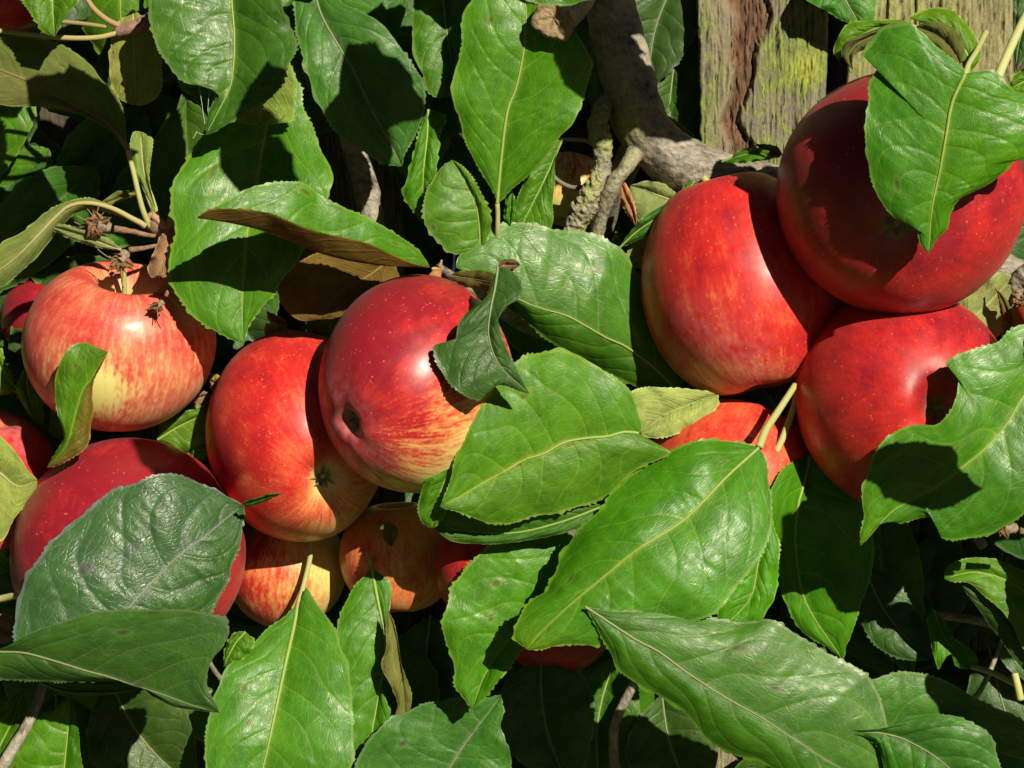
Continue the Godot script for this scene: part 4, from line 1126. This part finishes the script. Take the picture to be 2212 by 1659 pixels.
	leaf("fresh", [645, 1302, 638, 1341, 615, 1442, 588, 1570, 568, 1659, 545, 1760], [630, 1318, 612, 1334, 571, 1365, 551, 1388, 526, 1412, 500, 1432, 478, 1470, 456, 1530, 444, 1600, 446, 1659, 470, 1740], [653, 1285, 662, 1270, 679, 1301, 706, 1334, 726, 1368, 735, 1402, 750, 1440, 758, 1500, 762, 1570, 758, 1659, 690, 1750],
		[-60, 20, 70, 90], [0, 16, 20, 10], [0, 14, 20, 10], {"kind": 0, "tooth": 3, "thick": 5.5, "petiole": [645, 1302, -60, 655, 1267, -80, 669, 1207, -95, 672, 1165, -100, 676, 1100, -160], "pr": 6, "pr2": 6, "tl": [1.0, 1.02, 1.9], "tr": [1.0, 1.02, 1.9], "label": "long leaf with pale midrib hanging at bottom left"})
	leaf("fresh", [802, 1218, 807, 1250, 818, 1308, 832, 1375, 830, 1430, 818, 1500, 802, 1590, 780, 1780], [795, 1237, 771, 1261, 751, 1294, 735, 1330, 722, 1400, 716, 1500, 716, 1600, 730, 1700], [822, 1234, 839, 1250, 844, 1274, 842, 1308, 838, 1335, 836, 1385, 826, 1428, 820, 1456, 832, 1509, 847, 1553, 850, 1640, 830, 1720], [-30, -10, 0, 0], [0, 10, 10], [0, 14, 10], {"tooth": 2.5, "thick": 4.5, "petiole": [802, 1218, -20, 794, 1190, -40, 788, 1160, -60, 790, 1120, -110], "tl": [1.1, 1.0, 1.5]})
	leaf("olive", [838, 1318, 852, 1361, 862, 1410, 868, 1460, 876, 1548], [834, 1350, 834, 1400, 824, 1440, 842, 1476, 859, 1519, 856, 1546], [851, 1345, 861, 1395, 867, 1435, 882, 1476, 889, 1503, 885, 1538], [40, 50, 40], 6, -6, {"n": 80, "tooth": 1, "rib": false, "tl": [1.2, 1.2, 1.2]})
	leaf("blue", [920, 1765, 976, 1650, 1027, 1576, 1071, 1519, 1082, 1501], [770, 1740, 768, 1659, 785, 1617, 818, 1576, 845, 1550, 869, 1543, 892, 1533, 912, 1522, 943, 1516, 1003, 1508, 1057, 1506], [1060, 1750, 1103, 1680, 1104, 1655, 1101, 1623, 1091, 1600, 1081, 1566, 1087, 1543], [40, 50, 60], [10, 14, 10], [10, 10, 10], {"kind": 2, "tooth": 3, "tl": [1.2, 1.15, 1.1], "tr": [1.0, 1.15, 0.6]})
	leaf("fresh", [530, 1365, 508, 1390, 482, 1440], [510, 1368, 490, 1390], [549, 1390, 512, 1432], [20, 20], 4, 4, {"n": 40})
	# ---- left
	leaf("gloss", [140, 1450, 200, 1390, 276, 1314, 336, 1250, 386, 1200, 437, 1163, 497, 1113, 526, 1092], [80, 1430, 32, 1385, 32, 1350, 37, 1321, 50, 1261, 60, 1240, 74, 1220, 94, 1193, 114, 1166, 144, 1143, 175, 1116, 208, 1087, 242, 1060, 286, 1047, 336, 1027, 366, 1023, 396, 1030, 437, 1047, 470, 1060, 497, 1077], [250, 1440, 380, 1390, 430, 1350, 453, 1325, 464, 1308, 477, 1281, 494, 1250, 500, 1217, 517, 1180, 522, 1140, 527, 1109],
		[345, 310, 265, 185], [0, 0, 0, 0], [-20, -40, -30, -10], {"kind": 0, "tooth": 3.5, "quilt": 6, "over": [2], "tr": [0.85, 0.95, 0.6], "n": 170, "label": "glossy dark leaf with netted veins on the crimson apple"})
	leaf("mid", [522, 1090, 545, 1083, 575, 1074, 610, 1067], [530, 1082, 551, 1076, 585, 1066], [540, 1094, 570, 1084, 592, 1074], [245, 270, 300], 4, -4, {"n": 40, "tooth": 0.5, "rib": false})
	leaf("deep", [-90, 1400, 0, 1408, 50, 1410, 118, 1428, 185, 1449, 235, 1462, 280, 1478, 350, 1500, 410, 1522, 474, 1540], [-60, 1415, 0, 1402, 34, 1385, 84, 1361, 134, 1345, 202, 1324, 269, 1318, 336, 1318, 403, 1318, 447, 1326, 480, 1334, 492, 1351, 494, 1368, 477, 1402, 460, 1422, 447, 1455, 447, 1486, 464, 1519], [-60, 1450, 0, 1467, 50, 1469, 101, 1471, 175, 1472, 218, 1471, 262, 1473, 302, 1484, 336, 1506, 373, 1526, 420, 1533],
		[350, 370, 385, 410], [10, 30, 40, 20], [-20, -40, -20, 0], {"kind": 2, "tooth": 4, "n": 170, "bow": 10, "tl": [1.0, 1.08, 0.9], "tr": [1.0, 1.0, 0.9], "label": "dark matt leaf lying across the bottom left"})
	leaf("mid", [60, 1450, 130, 1485, 220, 1490, 300, 1488], [120, 1460, 200, 1470, 260, 1472], [90, 1480, 160, 1500, 240, 1500], [240, 230], 4, 4, {"n": 50, "tooth": 1})
	leaf("under", [-110, 960, 0, 1023, 40, 1052, 80, 1037], [-40, 900, 0, 943, 27, 970, 57, 1013], [-60, 1120, 0, 1170, 30, 1120, 60, 1084, 76, 1056], [80, 85, 80], 6, 6, {"n": 80, "tooth": 2, "quilt": 5, "thick": 5, "tl": [0.9, 0.95, 0.9]})
	leaf("bright", [101, 1010, 140, 965, 152, 935, 168, 875, 181, 838, 195, 822, 215, 788, 233, 760], [118, 980, 138, 945, 124, 892, 119, 855, 121, 815, 134, 775, 158, 745, 185, 741, 208, 751], [128, 1004, 160, 985, 188, 963, 195, 922, 201, 889, 198, 855, 203, 820, 218, 790], [150, 170, 190, 210], [0, 20, 20, 0], [0, -10, -20, 0], {"tooth": 2, "over": [0], "rib": false, "tr": [1.7, 0.55, 4.0], "tl": [0.8, 0.8, 0.8], "label": "small folded leaf with brown back in front of the streaked apple"})
	leaf("bright", [340, 950, 380, 925, 420, 905, 462, 890], [349, 915, 379, 897, 413, 886, 445, 878], [390, 975, 417, 986, 452, 975, 470, 930], [-110, -110], 4, 4, {"n": 60, "tooth": 2.5})
	leaf("fresh", [405, 1010, 425, 990, 450, 965], [402, 990, 425, 972], [430, 1010, 452, 990], [-80, -80], 4, 4, {"n": 40})
	leaf("bright", [-30, 740, 0, 790, 36, 844], [-40, 790, -20, 850, 10, 850], [0, 752, 14, 795, 30, 822], [-130, -120], 4, 4, {"n": 50})
	leaf("fresh", [64, 780, 58, 830, 70, 880, 92, 920], [36, 830, 38, 850, 60, 890], [84, 820, 88, 860, 92, 890], [-100, -110], 4, 4, {"n": 60})
	leaf("fresh", [160, 840, 150, 900, 130, 950], [120, 860, 110, 930], [180, 880, 160, 940], [-140, -140], 4, 4, {"n": 50})
	leaf("fresh", [-40, 1180, -10, 1200, 22, 1232], [-20, 1165, 12, 1172, 24, 1200], [-40, 1220, -10, 1240], [-60, -50], 4, 4, {"n": 40})
	leaf("fresh", [135, 1730, 138, 1659, 146, 1580, 151, 1500], [20, 1720, 18, 1650, 50, 1577, 77, 1543, 118, 1533], [175, 1700, 172, 1620, 163, 1550], [120, 130, 130], 10, 0, {"n": 90, "tooth": 2, "tl": [1.1, 1.0, 1.5], "tr": [0.6, 0.7, 0.6]})
	leaf("fresh", [-30, 1680, 0, 1610, 30, 1550, 49, 1488], [-60, 1620, -30, 1570, 0, 1535, 27, 1506], [20, 1650, 50, 1580, 58, 1530], [90, 100], 6, 6, {"n": 70, "tooth": 2})
	leaf("olive", [648, 708, 672, 702, 700, 706, 730, 712], [662, 700, 675, 694, 689, 689, 722, 686], [668, 713, 690, 718, 715, 726], [-60, -50], 4, 4, {"n": 50, "tooth": 4, "rib": false, "tl": [1.2, 1.4, 1.2], "tr": [1.2, 1.4, 1.2]})
	leaf("olive", [828, 1128, 838, 1150, 846, 1182], [822, 1140, 832, 1168], [846, 1132, 860, 1147, 852, 1168], [60, 40], 4, 4, {"n": 40, "tooth": 2.5})
	leaf("dry", [575, 672, 596, 690, 618, 700, 632, 722], [590, 678, 612, 690], [580, 690, 600, 712, 618, 728], [-110, -110], 4, 4, {"n": 40, "tooth": 1.5, "rib": false, "tl": [1.8, 1.2, 1.1], "tr": [1.4, 1.6, 1.8]})
	leaf("dry", [572, 722, 584, 716, 602, 712], [572, 706, 586, 698, 598, 702], [580, 734, 596, 734], [-70, -70], 4, 4, {"n": 30, "tooth": 2, "rib": false, "tl": [1.6, 1.9, 1.0], "tr": [1.6, 1.9, 1.0]})
	leaf("dry", [452, 822, 466, 830, 490, 845], [458, 808, 480, 818], [460, 845, 476, 856], [-140, -140], 4, 4, {"n": 30, "tooth": 2, "rib": false, "tl": [1.5, 1.4, 0.6], "tr": [1.5, 1.4, 0.6]})
	leaf("dry", [410, 880, 430, 860, 455, 850], [415, 862, 435, 846], [430, 884, 452, 868], [-140, -140], 4, 4, {"n": 30, "tooth": 1, "rib": false, "tl": [0.9, 1.1, 1.3], "tr": [0.9, 1.1, 1.3]})
	leaf("dry", [-20, 1345, 10, 1360, 36, 1370], [-10, 1330, 20, 1330], [-10, 1385, 20, 1388], [40, 60], 4, 4, {"n": 40, "tooth": 1, "rib": false})
	rod("leaf_stalk", [-30, 1300, 40, 10, 1292, 60, 44, 1284, 90], 8, 8, plain(0.36, 0.36, 0.14, 0.75), apple_tree)
	leaf("olive", [536, 735, 530, 770, 540, 820], [528, 740, 522, 780], [546, 740, 550, 790], [-100, -90], 4, 4, {"n": 40, "tooth": 1, "rib": false})
	# spider silk at the folded tip
	var st := SurfaceTool.new()
	st.begin(Mesh.PRIMITIVE_TRIANGLES)
	for q in [[432, 196, 446, 290], [452, 192, 444, 290], [466, 192, 446, 286], [446, 290, 424, 284], [424, 284, 416, 298], [476, 190, 452, 250], [488, 182, 470, 214]]:
		var path := PackedVector3Array()
		var radius := PackedFloat32Array()
		for i in 5:
			path.append(pt(lerpf(q[0], q[2], i / 4.0), lerpf(q[1], q[3], i / 4.0) + 3.0 * sin(PI * i / 4.0), 178))
			radius.append(UNIT * 0.32)
		st.append_from(tube(path, radius, 4), 0, Transform3D())
	var web := put("spider_silk", st.commit(), plain(0.75, 0.75, 0.72, 0.5), self)
	tag(web, "few threads of spider silk at the tip of the folded top leaf", "spider web")


func build_far_leaves() -> void:
	# unseen leaves, added over the frame and right of it for their shade; heights in front as the shade asks for
	wild("mid", 1090, -330, 740, 72, 290, 190, {"sway": 0.03})
	wild("mid", 1060, -380, 700, 40, 260, 170)
	wild("mid", 900, -400, 900, 68, 320, 190, {"sway": 0.05})
	wild("mid", 400, -380, 740, 60, 300, 200)
	wild("mid", 330, -230, 700, 20, 250, 150)
	for q in [[1530, -405, 27], [1560, -480, 16], [1500, -470, 30], [1530, -560, 20], [1600, -690, 30], [1760, -330, -10]]:
		wild("mid", q[0], q[1], 620, q[2], 350, 215)
	wild("mid", 1070, -215, 1650, 30, 350, 250)
	wild("mid", 290, -340, 740, 20, 300, 180)
	wild("mid", 2345, 750, 310, 50, 340, 250)
	wild("mid", 2480, 820, 360, 70, 320, 240)
	wild("mid", 2290, 600, 335, 50, 320, 230)
	wild("mid", 2520, 780, 830, 196, 300, 150)
	wild("mid", 2630, 1300, 680, 184, 310, 250)
	wild("mid", 2640, 1440, 640, 190, 300, 220)
	for i in 9:
		wild("mid", 2345 + 60 * (i % 3), 540 + i * 95, 240 + 40 * (i % 2), 15 + (i * 37) % 60, 290, 190, {"sway": 0.05})
	for q in [[2420, 620, 60], [2470, 700, 80], [2560, 760, 110], [2400, 900, 40], [2520, 930, 120]]:
		wild("mid", q[0], q[1], 290, q[2], 300, 200)
	for i in 13:
		wild("mid", -60 + i * 115, -430 + 30 * (i % 3), 300 - 60 * (i % 3), 70 + i * 37 % 60, 270, 180)
	wild("deep", 1985, 1120, -395, 82, 300, 230, {"n": 60})  # these two stand in view, added to cover the sunlit board
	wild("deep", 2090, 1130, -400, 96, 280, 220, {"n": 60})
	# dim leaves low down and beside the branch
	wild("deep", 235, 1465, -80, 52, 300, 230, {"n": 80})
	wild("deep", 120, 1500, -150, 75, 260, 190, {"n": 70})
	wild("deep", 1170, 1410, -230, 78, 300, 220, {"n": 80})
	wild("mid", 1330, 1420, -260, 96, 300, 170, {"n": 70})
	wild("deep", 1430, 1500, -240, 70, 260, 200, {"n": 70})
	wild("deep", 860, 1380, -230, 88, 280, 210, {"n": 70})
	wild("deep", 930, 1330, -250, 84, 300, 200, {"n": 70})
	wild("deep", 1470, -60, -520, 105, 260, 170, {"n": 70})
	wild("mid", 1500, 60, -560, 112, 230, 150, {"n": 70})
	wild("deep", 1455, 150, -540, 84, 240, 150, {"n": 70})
	# thin shoots in the gaps
	for i in 12:
		var x := chance.randf_range(40, 2180)
		var y := chance.randf_range(560, 1600)
		var z := chance.randf_range(-330, -210)
		var a := chance.randf_range(-0.6, 0.6) + (PI / 2 if i % 2 else -0.3)
		var r := chance.randf_range(4.0, 9.0)
		bark_tube("twig", [x, y, z, x + 130 * cos(a), y + 130 * sin(a), z + 30, x + 250 * cos(a + 0.15), y + 250 * sin(a + 0.15), z + 20, x + 380 * cos(a + 0.05), y + 380 * sin(a + 0.05), z - 40], [r, r * 1.2, r * 1.3, r * 1.5], 10, 40, 0.12, apple_tree)
	# the dim layer between the branch and the fence
	var tones := ["deep", "deep", "mid", "deep", "mid", "fresh"]  # mostly the darkest tone, shade put into the leaf colour
	var made := 0
	var deepest := {}
	var q := 0
	while made < 210 and q < 1200:
		q += 1
		var x := chance.randf_range(-150, 2330)
		var y := chance.randf_range(-200, 1680)
		var z := chance.randf_range(-640, -300)
		var turn := chance.randf_range(20, 160)
		var mx := x + 200.0 * cos(deg_to_rad(turn))
		if maxf(x, mx) > 1290 and y < 430:
			continue
		if Vector2((x - 800) / 110.0, (y - 410) / 110.0).length() < 1.0:
			continue
		made += 1
		var one := wild(tones[q % 6], x, y, z, turn, chance.randf_range(260, 420), chance.randf_range(150, 240), {"dz": chance.randf_range(-90, 90), "zl": chance.randf_range(-50, 60), "zr": chance.randf_range(-50, 60), "n": 44, "rib": made % 3 == 0, "sway": chance.randf_range(-0.14, 0.14)})
		if z < -535.0:
			# the deepest ones, hardly to be told apart, are gathered into one part
			var look: Material = one.material_override
			if not deepest.has(look):
				var st := SurfaceTool.new()
				st.begin(Mesh.PRIMITIVE_TRIANGLES)
				deepest[look] = st
			(deepest[look] as SurfaceTool).append_from(one.mesh, 0, Transform3D())
			apple_tree.remove_child(one)
			one.free()
	var mass := ArrayMesh.new()
	for look in deepest:
		var st: SurfaceTool = deepest[look]
		st.set_material(look)
		st.commit(mass)
	var deep_leaves := put("foliage", mass, null, apple_tree)
	deep_leaves.set_meta("kind", "stuff")
